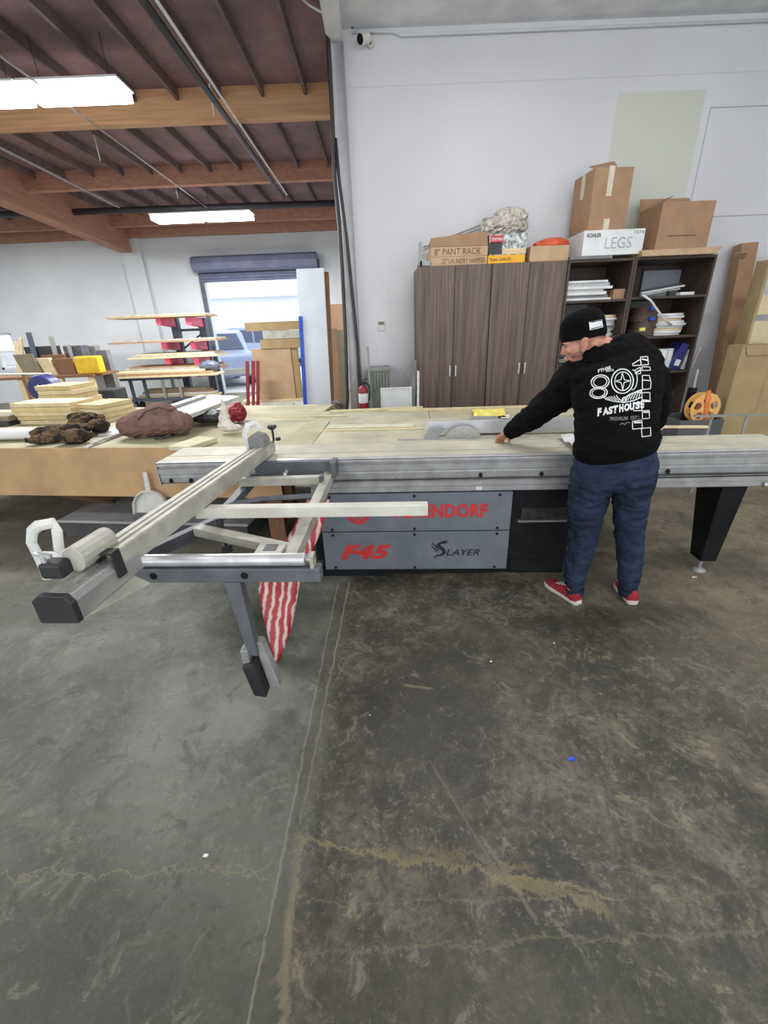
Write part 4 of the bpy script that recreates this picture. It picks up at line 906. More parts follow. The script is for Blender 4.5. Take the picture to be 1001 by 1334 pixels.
# tall box with tape
b_ = fbox((765, 299), (806, 298), 218, YC + .02, .42, zA); x0, y0, z0, x1, y1, z1 = b_; x1 = at(815, 298, YC + .02).x
t = thing('carton', 'tall cardboard box with white tape strips standing on the white box', 'box', ((x0 + x1) / 2, (y0 + y1) / 2, z0))
T_ = Matrix.Translation(((x0 + x1) / 2, y0, z0)) @ Matrix.Rotation(math.radians(4), 4, 'Z') @ Matrix.Translation((-(x0 + x1) / 2, -y0, -z0))
MB().box(x0, y0, z0, x1, y1, z1, T_).build('body', M['cardboard'], t, bevel=.004)
w_ = x1 - x0
MB().box(x0 + .36 * w_, y0 - .002, z1 - .24, x0 + .50 * w_, y0, z1 + .01, T_).build('tape', M['tape'], t)
MB().box(x0 + .40 * w_, y0 - .002, z0, x0 + .56 * w_, y0, z0 + .10, T_).build('tape', M['tape'], t)
MB().box(x0 - .002, y0 + .18, z1 - .22, x0, y0 + .25, z1, T_).build('tape', M['tape'], t)
MB().add([(x0, y0 + .05, z1 + .001), (x0 + .22, y0 + .0, z1 + .001), (x0 + .24, y0 + .10, z1 + .07), (x0 + .02, y0 + .18, z1 + .05), (x0, y0 + .05, z1 + .005), (x0 + .22, y0 + .0, z1 + .005), (x0 + .24, y0 + .10, z1 + .075), (x0 + .02, y0 + .18, z1 + .055)], [(0, 1, 2, 3), (4, 7, 6, 5), (0, 4, 5, 1), (1, 5, 6, 2), (2, 6, 7, 3), (3, 7, 4, 0)], T_).build('flap', M['cardboard'], t)
# flat tray and open carton on the right shelves
b_ = fbox((837, 337), (933, 335), 324, YC - .06, .62, zt2)
single(MB().hexa([(b_[0], b_[1], b_[2]), (b_[3], b_[1], b_[2]), (b_[3] + .03, b_[4], b_[2]), (b_[0], b_[4], b_[2])], [(b_[0] - .02, b_[1], b_[5]), (b_[3] + .05, b_[1], b_[5] + .005), (b_[3] + .06, b_[4], b_[5]), (b_[0], b_[4], b_[5])]), 'cardboard_tray', M['cardpale'], 'wide flat cardboard tray on the right shelving unit under the open box', 'tray', bevel=.003)
zA = b_[5] + .006
b_ = fbox((853, 325), (920, 324), 263, YC + .0, .42, zA); x0, y0, z0, x1, y1, z1 = b_
t = thing('open_carton', 'brown cardboard box with raised flaps on the flat tray at right', 'box', ((x0 + x1) / 2, (y0 + y1) / 2, z0))
MB().box(x0, y0, z0, x1, y1, z1 - .02).build('body', M['cardboard'], t, bevel=.003)
for nm, q_ in (('front_wall', (x0, y0, z1 - .02, x1, y0 + .008, z1)), ('back_wall', (x0, y1 - .008, z1 - .02, x1, y1, z1)), ('side_wall', (x0, y0 + .008, z1 - .02, x0 + .008, y1 - .008, z1)), ('side_wall', (x1 - .008, y0 + .008, z1 - .02, x1, y1 - .008, z1))):
    MB().box(*q_).build(nm, M['cardboard'], t)
def flapm(p, q, dx, m_=M['cardboard']):
    p, q, dx = V(p), V(q), V(dx); n_ = (q - p).cross(dx).normalized() * .005
    return MB().add([p, q, q + dx * .96, p + dx, p + n_, q + n_, q + dx * .96 + n_, p + dx + n_], [(0, 1, 2, 3), (4, 7, 6, 5), (0, 4, 5, 1), (1, 5, 6, 2), (2, 6, 7, 3), (3, 7, 4, 0)])
flapm((x0, y1 - .004, z1), (x1, y1 - .004, z1), (0, .05, .13)).build('flap', M['cardboard'], t)
flapm((x0, y0 + .01, z1), (x0, y1 - .01, z1), (.10, 0, .06)).build('flap', M['cardboard'], t)
flapm((x0 + .2, y0 + .01, z1), (x1 - .01, y0 + .01, z1), (-.02, .14, .012)).build('flap', M['cardboard'], t)
onbox(t, b_, '_______', .2, .75, .28, .30, M['pen'])

# scraps on the concrete
for px, py, r_, mm, lb, nm in ((745, 989, .018, M['bluetape'], 'tiny blue scrap on the concrete floor at right', 'paper_scrap'), (268, 1115, .010, M['paper'], 'tiny white chip on the concrete floor at left', 'wood_chip'), (640, 862, .007, M['paper'], 'tiny white chip on the floor below the man', 'wood_chip'), (722, 838, .007, M['lightwood'], 'tiny pale chip on the floor in front of the left shoe', 'wood_chip'), (482, 932, .006, M['alu'], 'tiny grey chip on the floor right of the concrete joint', 'wood_chip'), (905, 752, .02, M['lightwood'], 'pale crumb beside the foot of the black saw leg', 'wood_chip')):
    p = at_z(px, py, 0.001); a_ = random.random() * 3
    single(MB().hexa([p + V((-r_, -r_ * .3, 0)), p + V((r_ * .6, -r_ * .5, 0)), p + V((r_, r_ * .4, 0)), p + V((-r_ * .4, r_ * .5, 0))], [p + V((-r_, -r_ * .3, .002)), p + V((r_ * .6, -r_ * .5, .004)), p + V((r_, r_ * .4, .002)), p + V((-r_ * .4, r_ * .5, .005))]), nm, mm, lb, 'scrap')
# ---- contents of the shelves
YS = YC + .06
def level(z): return z + .001
# left unit, first shelf: flat packs
xL0, xL1 = sx0 + .05, sx1 - .05
zz = level(zl[0])
cols = [M['paper'], M['grey'], M['white'], M['alu'], M['paper'], mat('clear_wrapped_pack', (150, 152, 156), (190, 192, 196), 30, .3)]
for i in range(7):
    h_ = .022 + .006 * (i % 3); w_ = .50 - .03 * (i % 4)
    single(MB().box(xL0 - .02 + .01 * (i % 3), YS + .015 * (i % 2), zz, xL0 + w_, YS + .35, zz + h_), 'flat_pack', cols[i % 6], 'flat wrapped pack on the shelf beside the cabinets, %s in its stack' % ['lowest', 'second from below', 'third from below', 'fourth from below', 'fifth from below', 'sixth from below', 'topmost'][i], 'pack', 'flat wrapped packs', bevel=.002)
    zz += h_ + .001
single(MB().box(xL0 + .52, YS, level(zl[0]), xL0 + .66, YS + .2, level(zl[0]) + .10), 'small_carton', M['cardboard'], 'small cardboard box at the right end of the flat wrapped packs', 'box', bevel=.002)
# edge banding coils as flat discs
def coils(x_, y_, z_, n, r, h, mlist, lab, grp, jit=.02, gap=.002, nm='tape_coil', cat='coil'):
    words = ['lowest', 'second from below', 'third from below', 'fourth from below', 'fifth from below', 'sixth from below', 'seventh from below', 'eighth from below', 'ninth from below', 'tenth from below']
    for i in range(n):
        t = MB(); cx_, cy_ = x_ + random.uniform(-jit, jit), y_ + random.uniform(-jit, jit); rr = r * random.uniform(.86, 1.04)
        ri = rr * .35; N = 28; vs = []; fs = []
        for k in range(N):
            a_ = 2 * PI * k / N; c_, s_ = math.cos(a_), math.sin(a_)
            vs += [(cx_ + rr * c_, cy_ + rr * s_, z_), (cx_ + rr * c_, cy_ + rr * s_, z_ + h), (cx_ + ri * c_, cy_ + ri * s_, z_ + h), (cx_ + ri * c_, cy_ + ri * s_, z_)]
        for k in range(N):
            for q_ in range(4): fs.append((k * 4 + q_, ((k + 1) % N) * 4 + q_, ((k + 1) % N) * 4 + (q_ + 1) % 4, k * 4 + (q_ + 1) % 4))
        t.add(vs, fs)
        single(t, nm, mlist[i % len(mlist)], lab % (words[i] if i < n - 1 else 'topmost'), cat, grp, bevel=.001)
        z_ += h + gap
xc = at(790, 430, YS).x
coils(xc, YS + .22, level(zl[1]), 8, .19, .026, [M['white'], M['paper'], M['white'], M['grey'], M['white'], M['paper'], M['white'], M['lightwood']], 'round edge banding coil behind the beanie, %s of its pile', 'coils behind the beanie')
xc = at(745, 430, YS).x
coils(xc + .05, YS + .2, level(zl[1]), 5, .12, .03, [M['paper'], M['lightwood']], 'small pale coil beside the cabinet, %s of its pile', 'small coils next to the cabinet')
for k, z_ in enumerate((zl[2], zl[3])):
    for i in range(4):
        single(MB().box(sx0 + .04, YS + .02, level(z_) + i * .055, sx0 + .42, YS + .32, level(z_) + i * .055 + .045), 'shelf_tray', M['nearblack'] if i % 2 else M['grey'], ['flat dark tray on the shelf at the face of the man, %s in its stack', 'flat dark tray one shelf below the face of the man, %s in its stack'][k] % ['lowest', 'second', 'third', 'topmost'][i], 'tray', 'dark trays', bevel=.003)
# right unit
xr0 = sx1 + .03
zz = level(zr[0])
single(MB().box(at(836, 380, YC + .5).x, YC + .52, zz, at(893, 380, YC + .5).x, YC + .54, at(860, 352, YC + .5).z), 'back_board', mat('blue_grey_board', (150, 156, 164), (138, 144, 152), 5, .7), 'blue grey board standing at the back of the top right shelf', 'board')
for i, (a_, b_) in enumerate((((836, 382), (892, 372)), ((836, 379), (888, 369)), ((840, 384), (886, 376)))):
    pa, pb2 = at(*a_, YS + .1), at(*b_, YS + .1); pa.z = max(pa.z, zz + .02)
    single(MB().bar(pa, pb2, .02, .018), 'metal_profile', [M['whitep'], M['nearblack'], M['alu']][i], ['white metal profile lying slanted on the top right shelf', 'black metal profile behind the white one on the top right shelf', 'grey metal profile in front on the top right shelf'][i], 'profile', bevel=.002)
single(MB().box(at(872, 385, YS).x, YS, zz, at(880, 385, YS).x, YS + .06, zz + .05), 'small_box', M['nearblack'], 'small black box on the top right shelf below the slanted profiles', 'box', bevel=.003)
single(MB().box(at(884, 385, YS).x, YS - .03, zz, at(902, 385, YS).x, YS + .05, zz + .03), 'small_box', M['paper'], 'small white box at the right end of the top right shelf', 'box', bevel=.003)
single(MB().limb([at(837, 384, YC - .02), at(848, 391, YC - .03), at(857, 404, YC - .03), at(866, 416, YC), at(876, 424, YC + .04)], [(.012, .006)] * 5, 8), 'plastic_strip', M['whitep'], 'white plastic strip hanging over the edge of the top right shelf', 'strip', smooth=True)
xc = at(849, 425, YS).x
coils(xc + .01, YS + .2, level(zr[1]), 4, .155, .075, [mat('brown_banding', (94, 70, 58), (74, 56, 48), 60, .6, stretch=(.2, .2, 8))], 'brown wood-tone coil on the middle right shelf, %s of its stack', 'brown coils', jit=.012)
for i, (px, py) in enumerate(((849, 402), (848, 415), (835, 429))):
    p = at(px, py, YS + .04)
    single(MB().box(p.x - .03, YS - .005, p.z - .018, p.x + .03, YS + .03, p.z + .018), 'label_tag', [M['bluetape'], M['bluetape'], M['yellowpaper']][i], ['blue tape tag on the upper brown coils', 'blue tape tag halfway down the brown coils', 'yellow tag low on the brown coils'][i], 'tag')
xc = at(878, 425, YS).x
coils(xc, YS + .2, level(zr[1]), 9, .20, .024, [M['white'], M['paper'], M['lightwood'], M['white']], 'white coil on the middle right shelf, %s of its pile', 'white coils', jit=.03)
zz = level(zr[2])
for i, px in enumerate((857, 866)):
    p = at(px, 478, YS + .1); MBc = MB().cyl((p.x, YS + .08 + .04 * i, zz), (p.x, YS + .08 + .04 * i, zz + .24), .07, n=20)
    single(MBc, 'paper_roll', M['white'], ['white upright roll on the lower right shelf, left one', 'white upright roll on the lower right shelf, next to the blue pack'][i], 'roll', smooth=False, bevel=.004)
bx = at(879, 480, YS)
T_ = Matrix.Translation((bx.x, YS, zz)) @ Matrix.Rotation(math.radians(14), 4, 'Y')
bt = thing('document_pack', 'dark blue printed pack leaning on the lower right shelf', 'pack', (bx.x, YS + .1, zz))
MB().box(-.045, 0, .0, .045, .2, .30, T_).build('body', M['blue'], bt, bevel=.003)
MB().box(-.03, -.002, .05, .03, 0, .12, T_).build('label', M['paper'], bt)
for i in range(4):
    bx = at(889 + i * 4, 480, YS); T_ = Matrix.Translation((bx.x, YS, zz + .004)) @ Matrix.Rotation(math.radians(12), 4, 'Y')
    single(MB().box(-.014, 0, 0, .014, .22, .28 - .01 * i, T_), 'wrapped_panel', cols[5], 'grey wrapped panel leaning on the lower right shelf beside the blue pack, %s' % ['first from left', 'second from left', 'third from left', 'rightmost'][i], 'panel', 'grey wrapped panels', bevel=.003)
xc = at(868, 530, YS).x
coils(xc, YS + .2, level(zr[3]), 6, .17, .03, [M['paper'], M['lightwood'], M['white']], 'pale coil behind the right elbow of the man, %s of its pile', 'pale coils at the elbow', jit=.03)

# ================================================================= FAR RIGHT
# long cardboard tube boxes leaning on the wall
def leaner(name, p0, p1, w_, d_, m_, label, cat='box', group=None, bevel=.004):
    return single(MB().bar(p0, p1, w_, d_, up=(0, 1, 0)), name, m_, label, cat, group, bevel=bevel)
p0 = at(925, 560, 5.45); p0.z = .01; p1 = at(972, 318, 5.66)
x_ = at(972, 318, 5.66).x
tb = thing('long_carton', 'tall narrow brown cardboard box leaning on the white wall right of the shelves', 'box', (x_ - .1, 5.5, 0))
MB().bar((at(935, 545, 5.45).x - .0, 5.46, .01), (x_, 5.66, p1.z), .19, .14, up=(0, 1, 0)).build('body', M['cardboard'], tb, bevel=.004)
MB().bar((x_ - .10, 5.60, p1.z - .16), (x_ - .14, 5.50, p1.z - .10), .12, .006, up=(0, 0, 1)).build('flap', M['cardpale'], tb)
pcx = at(955, 545, 5.4).x
single(MB().bar((pcx - .0, 5.30, .01), (at(965, 450, 5.5).x, 5.42, at(965, 450, 5.5).z), .11, .10, up=(0, 1, 0)), 'long_carton', mat('shaded_olive_carton', (120, 106, 76), (106, 94, 68), 5, .85), 'shorter olive brown cardboard box leaning in front of the tall narrow one', 'box', bevel=.004)
# pale wood frame
fr = thing('wooden_frame', 'pale plywood frame unit with cross rails at the right photo edge', 'frame', (at(990, 450, 5.0).x, 5.2, 0))
fx0 = at(971, 452, 4.95).x; fzt = at(996, 338, 4.95).z
MB().box(fx0, 4.95, .02, fx0 + .03, 5.12, fzt).build('side_panel', M['cardtan'], fr, bevel=.002)
MB().box(fx0 + .9, 4.95, .02, fx0 + .93, 5.12, fzt).build('side_panel', M['cardtan'], fr, bevel=.002)
for pz0, pz1 in ((352, 338), (410, 385), (448, 418)):
    za, zb2 = at(990, pz0, 4.95).z, at(990, pz1, 4.95).z
    MB().box(fx0 + .031, 4.95, za, fx0 + .899, 4.98, zb2).build('cross_rail', M['lightwood'], fr, bevel=.002)
# big tan cartons
bx0 = at(946, 560, 4.7); 
T_ = None
x0 = at(941, 548, 4.6).x
t = thing('tall_carton', 'big tan cardboard box standing at the right edge behind the metal rail', 'box', (x0 + .2, 4.75, 0))
zt3 = at(968, 450, 4.6).z
MB().box(x0, 4.6, 0, x0 + .33, 4.80, zt3).build('body', M['cardtan'], t, bevel=.004)
MB().hexa([(x0 + .06, 4.585, zt3 - .10), (x0 + .34, 4.585, zt3 - .10), (x0 + .34, 4.592, zt3 - .10), (x0 + .06, 4.592, zt3 - .10)], [(x0 + .02, 4.59, zt3), (x0 + .34, 4.59, zt3), (x0 + .34, 4.598, zt3), (x0 + .02, 4.598, zt3)]).build('front_flap', M['cardtan'], t)
single(MB().box(x0 + .345, 4.62, 0, x0 + .80, 4.80, zt3 - .02), 'tall_carton', M['cardtan'], 'second big tan cardboard box cut off by the right photo edge', 'box', bevel=.004)
# grey bin with profiles and the orange reel
gx0, gx1 = at(884, 563, 4.3).x, at(940, 563, 4.3).x; gz = at(900, 548, 4.3).z
gb = thing('grey_crate', 'low grey crate behind the end of the sliding table holding profiles and the reel', 'crate', ((gx0 + gx1) / 2, 4.5, 0))
for nm, q_ in (('front_wall', (gx0, 4.3, .02, gx1, 4.32, gz)), ('back_wall', (gx0, 4.7, .02, gx1, 4.72, gz)), ('side_wall', (gx0, 4.32, .02, gx0 + .02, 4.7, gz)), ('side_wall', (gx1 - .02, 4.32, .02, gx1, 4.7, gz)), ('bottom', (gx0, 4.3, 0, gx1, 4.72, .02))):
    MB().box(*q_).build(nm, mat('slate_sheet', (98, 98, 98), (82, 82, 84), 4, .7), gb, bevel=.002)
p = at(880, 563, 4.27)
for i, (a_, b_, r_, mm, lb) in enumerate((((893, 560), (909, 481), .012, M['alu'], 'thin grey steel rod standing in the grey crate'), ((888, 560), (903, 505), .03, M['black'], 'black square tube standing in the grey crate'))):
    pa, pb2 = at(*a_, 4.5), at(*b_, 4.6); pa.z = .03
    single(MB().bar(pa, pb2, r_ * 2, r_ * 2, up=(0, 1, 0)), 'steel_bar', mm, lb, 'bar', bevel=.001)
for i, px in enumerate((912, 919, 926, 933)):
    pa, pb2 = at(px - 7, 560, 4.62), at(px, 512 + 2 * (i % 2), 4.66); pa.z = .03
    single(MB().bar(pa, pb2, .045, .03, up=(0, 1, 0)), 'metal_profile', M['alu'], 'silver metal profile standing in the grey crate behind the orange reel, %s' % ['first from left', 'second from left', 'third from left', 'rightmost'][i], 'profile', 'silver profiles', bevel=.002)
for i, (px, py) in enumerate(((943, 540), (948, 541), (938, 543))):
    p_ = at(px, py, 4.45); p_.z = gz + .03
    pass
rc = at(915, 531, 4.42); rr = 19 * mpp(rc)
rl_ = thing('cable_reel', 'yellow orange plastic reel with round holes on the grey crate', 'reel', (rc.x, rc.y, rc.z - rr))
n_ = 40; vs = []; 
def disc_holes(mb, c, r, holes, y0, y1):
    # front disc built as polar grid with hole cells skipped
    NR, NA = 14, 72
    def inside(x_, z_): return any((x_ - hx) ** 2 + (z_ - hz) ** 2 < hr ** 2 for hx, hz, hr in holes)
    idx = {}
    vs = []; fs = []
    for j in range(NR + 1):
        for k in range(NA):
            rr_ = r * j / NR; a_ = 2 * PI * k / NA
            vs.append((c.x + rr_ * math.cos(a_), y0, c.z + rr_ * math.sin(a_)))
    N = len(vs); vs += [(p[0], y1, p[2]) for p in vs]
    for j in range(NR):
        for k in range(NA):
            rm = r * (j + .5) / NR; am = 2 * PI * (k + .5) / NA
            if inside(rm * math.cos(am), rm * math.sin(am)): continue
            q_ = (j * NA + k, j * NA + (k + 1) % NA, (j + 1) * NA + (k + 1) % NA, (j + 1) * NA + k)
            fs.append(q_); fs.append(tuple(N + i for i in reversed(q_)))
    for k in range(NA): fs.append((NR * NA + k, NR * NA + (k + 1) % NA, N + NR * NA + (k + 1) % NA, N + NR * NA + k))
    return mb.add(vs, fs)
hs = [(rr * .58 * math.cos(a_), rr * .58 * math.sin(a_), rr * .24) for a_ in [math.radians(q_) for q_ in (20, 92, 164, 236, 308)]]
disc_holes(MB(), rc, rr, hs, rc.y - .05, rc.y - .042).build('front_disc', M['reel'], rl_)
disc_holes(MB(), rc, rr, hs, rc.y + .042, rc.y + .05).build('back_disc', M['reel'], rl_)
MB().cyl((rc.x, rc.y - .042, rc.z), (rc.x, rc.y + .042, rc.z), rr * .55, n=28).build('core', mat('brown_core', (140, 84, 50), None, 6, .7), rl_)
MB().bar((rc.x - .02, rc.y - .058, rc.z + rr * 1.2), (rc.x + .03, rc.y - .058, rc.z - rr * .9), .045, .012, up=(0, 1, 0)).build('handle_bar', mat('deep_orange_plastic', (222, 128, 60), None, 5, .5), rl_, bevel=.003)
# metal guide rail with small posts
ra, rb = at(905, 542, 4.0), at(1030, 540, 4.0)
rt_ = thing('guide_rail', 'thin metal rail on short posts at the right behind the sliding table', 'rail', ((ra.x + rb.x) / 2, 4.0, 0))
MB().bar(ra, rb, .025, .02).build('rail', M['alu'], rt_)
for px in (928, 974): 
    p_ = at(px, 542, 4.0); MB().cyl((p_.x, 4.0, 0), (p_.x, 4.0, p_.z - .01), .012, n=8).build('post', M['alu_dark'], rt_)

# ================================================================= BETWEEN DOWNPIPE AND CABINET
b0, b1_ = at(482, 535, 5.35), at(509, 535, 5.35)
t = thing('waste_bin', 'grey green ribbed waste bin at the white wall beside the fire extinguisher', 'bin', ((b0.x + b1_.x) / 2, 5.52, 0))
xc, hw, zt4 = (b0.x + b1_.x) / 2, (b1_.x - b0.x) / 2, at(496, 481, 5.35).z
MB().hexa([(xc - hw * .8, 5.40, 0), (xc + hw * .8, 5.40, 0), (xc + hw * .8, 5.7, 0), (xc - hw * .8, 5.7, 0)], [(xc - hw, 5.36, zt4), (xc + hw, 5.36, zt4), (xc + hw, 5.76, zt4), (xc - hw, 5.76, zt4)]).build('body', M['bin'], t, bevel=.015)
MB().box(xc - hw - .01, 5.345, zt4 - .03, xc + hw + .01, 5.77, zt4 + .005).build('rim', M['bin'], t, bevel=.008)
for i in range(6): MB().box(xc - hw * .75 + i * hw * .28, 5.345, zt4 - .24, xc - hw * .75 + i * hw * .28 + .02, 5.36, zt4 - .05).build('rib', M['bin'], t)
bs = at(483, 500, 5.32); be = at(479, 451, 5.4)
single(MB().limb([(bs.x + .02, 5.30, .0), (be.x, 5.33, be.z)], [.013] * 2, 10), 'broom_stick', M['alu_dark'], 'grey broom stick leaning in front of the waste bin', 'stick')
ex = at(473, 530, 5.1); t = thing('fire_extinguisher', 'red fire extinguisher with white label between downpipe and waste bin', 'fire extinguisher', (ex.x + .01, 5.15, 0))
ex.x += .01; ez = at(474, 506, 5.1).z
MB().limb([(ex.x, 5.15, .55), (ex.x, 5.15, ez - .04), (ex.x, 5.15, ez), (ex.x, 5.15, ez + .03)], [.055, .055, .045, .018], 20).build('cylinder', M['redplastic'], t, smooth=False, bevel=.003)
MB().box(ex.x - .12, 5.09, 0, ex.x + .12, 5.21, .549).build('stand', M['nearblack'], t, bevel=.004)
MB().limb([(ex.x, 5.15, ez - .17), (ex.x, 5.15, ez - .06)], [.0565] * 2, 20).build('label', M['paper'], t)
MB().limb([(ex.x, 5.15, ez + .03), (ex.x, 5.15, ez + .07)], [.02] * 2, 10).bar((ex.x - .04, 5.15, ez + .08), (ex.x + .06, 5.15, ez + .10), .02, .012).build('valve', M['blackp'], t)
MB().limb([(ex.x + .02, 5.15, ez + .06), (ex.x + .075, 5.15, ez + .03), (ex.x + .08, 5.15, ez - .08), (ex.x + .065, 5.15, ez - .15)], [.009] * 4, 8).build('hose', M['blackp'], t, smooth=True)
q0, q1 = at(497, 540, 4.95), at(537, 540, 4.95)
t = thing('white_panel', 'white framed panel standing behind the outfeed bench left of the cabinets', 'panel', ((q0.x + q1.x) / 2, 4.97, 0))
MB().box(q0.x, 4.95, 0, q1.x, 4.98, at(516, 505, 4.95).z).build('board', M['white'], t, bevel=.002)
zq = at(516, 505, 4.95).z
for q_ in ((q0.x, 4.942, zq - .02, q1.x, 4.9499, zq), (q0.x, 4.942, .02, q0.x + .02, 4.9499, zq - .02), (q1.x - .02, 4.942, .02, q1.x, 4.9499, zq - .02)): MB().box(*q_).build('edge_trim', M['whitep'], t)
for i, (a_, b_, w_, mm, lb) in enumerate((((535, 545), (539, 469), .045, M['grey'], 'dark grey board leaning on the left side of the walnut cabinet'), ((543, 545), (544, 483), .03, M['paper'], 'narrow white board leaning beside the grey one at the cabinet'))):
    pa, pb2 = at(*a_, 5.10), at(*b_, 5.16); pa.z = .01
    leaner('leaning_board', pa, pb2, w_, .25 if i == 0 else .2, mm, lb, 'board', bevel=.002)
# ================================================================= MIDDLE BACK
YP = 6.4
xa_, xb2 = at(398, 540, YP).x, at(431, 540, YP).x; ztp = at(405, 349, YP).z
t = thing('door_slab', 'tall white slab standing upright in front of the roll-up door', 'slab', ((xa_ + xb2) / 2, YP, 0))
xl_ = at(385, 350, YP).x; xr_ = at(421, 348, YP).x
MB().hexa([(xa_ - .02, YP, 0), (xb2, YP, 0), (xb2, YP + .05, 0), (xa_ - .02, YP + .05, 0)], [(xl_, YP + .05, ztp), (xr_, YP + .05, ztp), (xr_, YP + .10, ztp), (xl_, YP + .10, ztp)]).build('board', mat('pale_blue_white_laminate', (214, 220, 228), (200, 208, 218), 2, .5), t, bevel=.002)
bA, bB = at(392, 412, YP), at(400, 545, YP)
single(MB().bar((bB.x - .035, YP - .02, .0), (bA.x - .01, YP + .03, bA.z), .05, .03, up=(0, 1, 0)), 'blue_strip', M['bluetape'], 'bright blue strip leaning along the left edge of the tall white slab', 'strip', bevel=.002)
pA_, pB2 = at(430, 545, YP + .12), at(422, 354, YP + .12)
single(MB().bar((pA_.x + .03, YP + .10, .0), (pB2.x + .03, YP + .14, pB2.z), .07, .04, up=(0, 1, 0)), 'timber_post', M['brownwood'], 'tall brown rough timber leaning behind the white slab, on its right', 'timber', bevel=.003)
x0, x1 = at(432, 540, 6.9).x, at(452, 540, 6.9).x
single(MB().hexa([(at(436, 540, 6.9).x, 6.9, 0), (x1, 6.9, 0), (x1, 6.93, 0), (at(436, 540, 6.9).x, 6.93, 0)], [(at(429, 395, 6.98).x, 6.98, at(438, 396, 6.98).z), (at(448, 395, 6.98).x, 6.98, at(438, 396, 6.98).z), (at(448, 395, 6.98).x, 7.0, at(438, 396, 6.98).z), (at(429, 395, 6.98).x, 7.0, at(438, 396, 6.98).z)]), 'leaning_board', mat('orange_plywood', (206, 166, 134), (194, 152, 120), 4, .8), 'pale orange board leaning upright behind the downpipe', 'board', bevel=.002)
for i, (a_, b_, mm, lb) in enumerate((((441, 540), (435, 428), M['cardboard'], 'tan plank leaning in front of the pale orange board'), ((449, 540), (443, 430), M['olive'], 'grey plank leaning beside the tan plank near the downpipe'))):
    pa, pb2 = at(*a_, 6.7), at(*b_, 6.8); pa.z = 0.005
    leaner('leaning_plank', pa, pb2, .09, .02, mm, lb, 'plank', bevel=.002)
jb = at(442, 530, 6.0)
jt = thing('stool', 'small dark stool carrying the crumpled grey sack by the downpipe', 'stool', (jb.x, 6.05, 0))
MB().box(jb.x - .16, 5.93, .42, jb.x + .14, 6.2, .46).build('seat', M['brownwood'], jt, bevel=.005)
for sx_ in (-.15, .10):
    for sy_ in (5.94, 6.16): MB().box(jb.x + sx_, sy_, 0, jb.x + sx_ + .03, sy_ + .03, .42).build('leg', M['brownwood'], jt)
blobmesh('sack', [(V((jb.x, 6.05, .57)), (.13, .12, .13)), (V((jb.x - .03, 6.05, .69)), (.09, .08, .07))], mat('grey_tan_sack', (150, 136, 118), (96, 86, 78), 14, .9, bump=.5), 'crumpled grey tan sack on the small stool by the downpipe', 'sack', wr=.03, wsc=.05)
# table with carton in front of the roll up door
YT = 7.9
tx0, tx1 = at(316, 522, YT).x, at(402, 520, YT).x; tz = at(360, 521, YT).z
t = thing('packing_table', 'low table with tan top in front of the roll-up door', 'table', ((tx0 + tx1) / 2, YT + .4, 0))
MB().box(tx0, YT, tz - .04, tx1, YT + .8, tz).build('top', M['mdf'], t, bevel=.003)
for xx in (tx0 + .03, tx1 - .1):
    for yy in (YT + .04, YT + .7): MB().box(xx, yy, 0, xx + .06, yy + .06, tz - .04).build('leg', M['brownwood'], t)
single(MB().box(tx0 + .12, YT - .12, 0, tx0 + .95, YT - .03, tz - .06), 'pale_crate', mat('pale_plaster_board', (206, 204, 192), (180, 178, 166), 5, .8), 'pale wooden crate side standing under the front of the packing table', 'crate', bevel=.003)
cx0_, cx1_ = at(337, 519, YT + .1).x, at(386, 518, YT + .1).x; czt = at(358, 454, YT + .1).z
t = thing('carton', 'large tan cardboard panel box standing on the packing table by the roll-up door', 'box', ((cx0_ + cx1_) / 2, YT + .2, tz + .001))
MB().box(cx0_, YT + .1, tz + .001, cx1_, YT + .32, czt).build('body', M['cardpale'], t, bevel=.003)
MB().box(cx1_ + .005, YT + .12, tz + .001, cx1_ + .10, YT + .3, czt).build('side_board', M['cardtan'], t, bevel=.003)
for i, (xl, xr, yt_, yb_, mm, lb) in enumerate(((340, 396, 442, 453, M['cardtan'], 'tan flat box directly on the large cardboard panel box'), (343, 396, 432, 441, M['alu_dusty'], 'grey flat board second on the pile over the large panel box'), (320, 398, 421, 431, M['cardtan'], 'wide tan board topmost on the pile over the large panel box'))):
    qa, qb = at(xl, yb_, YT + .08), at(xr, yb_, YT + .08); za = czt + .001 + (0, .155, .29)[i]; zb3 = za + (.15, .13, .14)[i]
    single(MB().box(qa.x, YT + .08, za, qb.x, YT + .5 , zb3), 'flat_carton', mm, lb, 'box', bevel=.003)
for i, px in enumerate((322, 328, 334)):
    pa, pb2 = at(px - 3, 530, 7.6), at(px + (2 if i else 0), 470, 7.7); pa.z = 0
    single(MB().bar(pa, pb2, .05, .05, up=(0, 1, 0)), 'red_post', mat('dark_red_paint', (140, 36, 56), (120, 30, 48), 6, .5), 'dark red steel post leaning left of the packing table, %s' % ['leftmost of three', 'middle of three', 'rightmost of three'][i], 'post', 'red posts', bevel=.004)
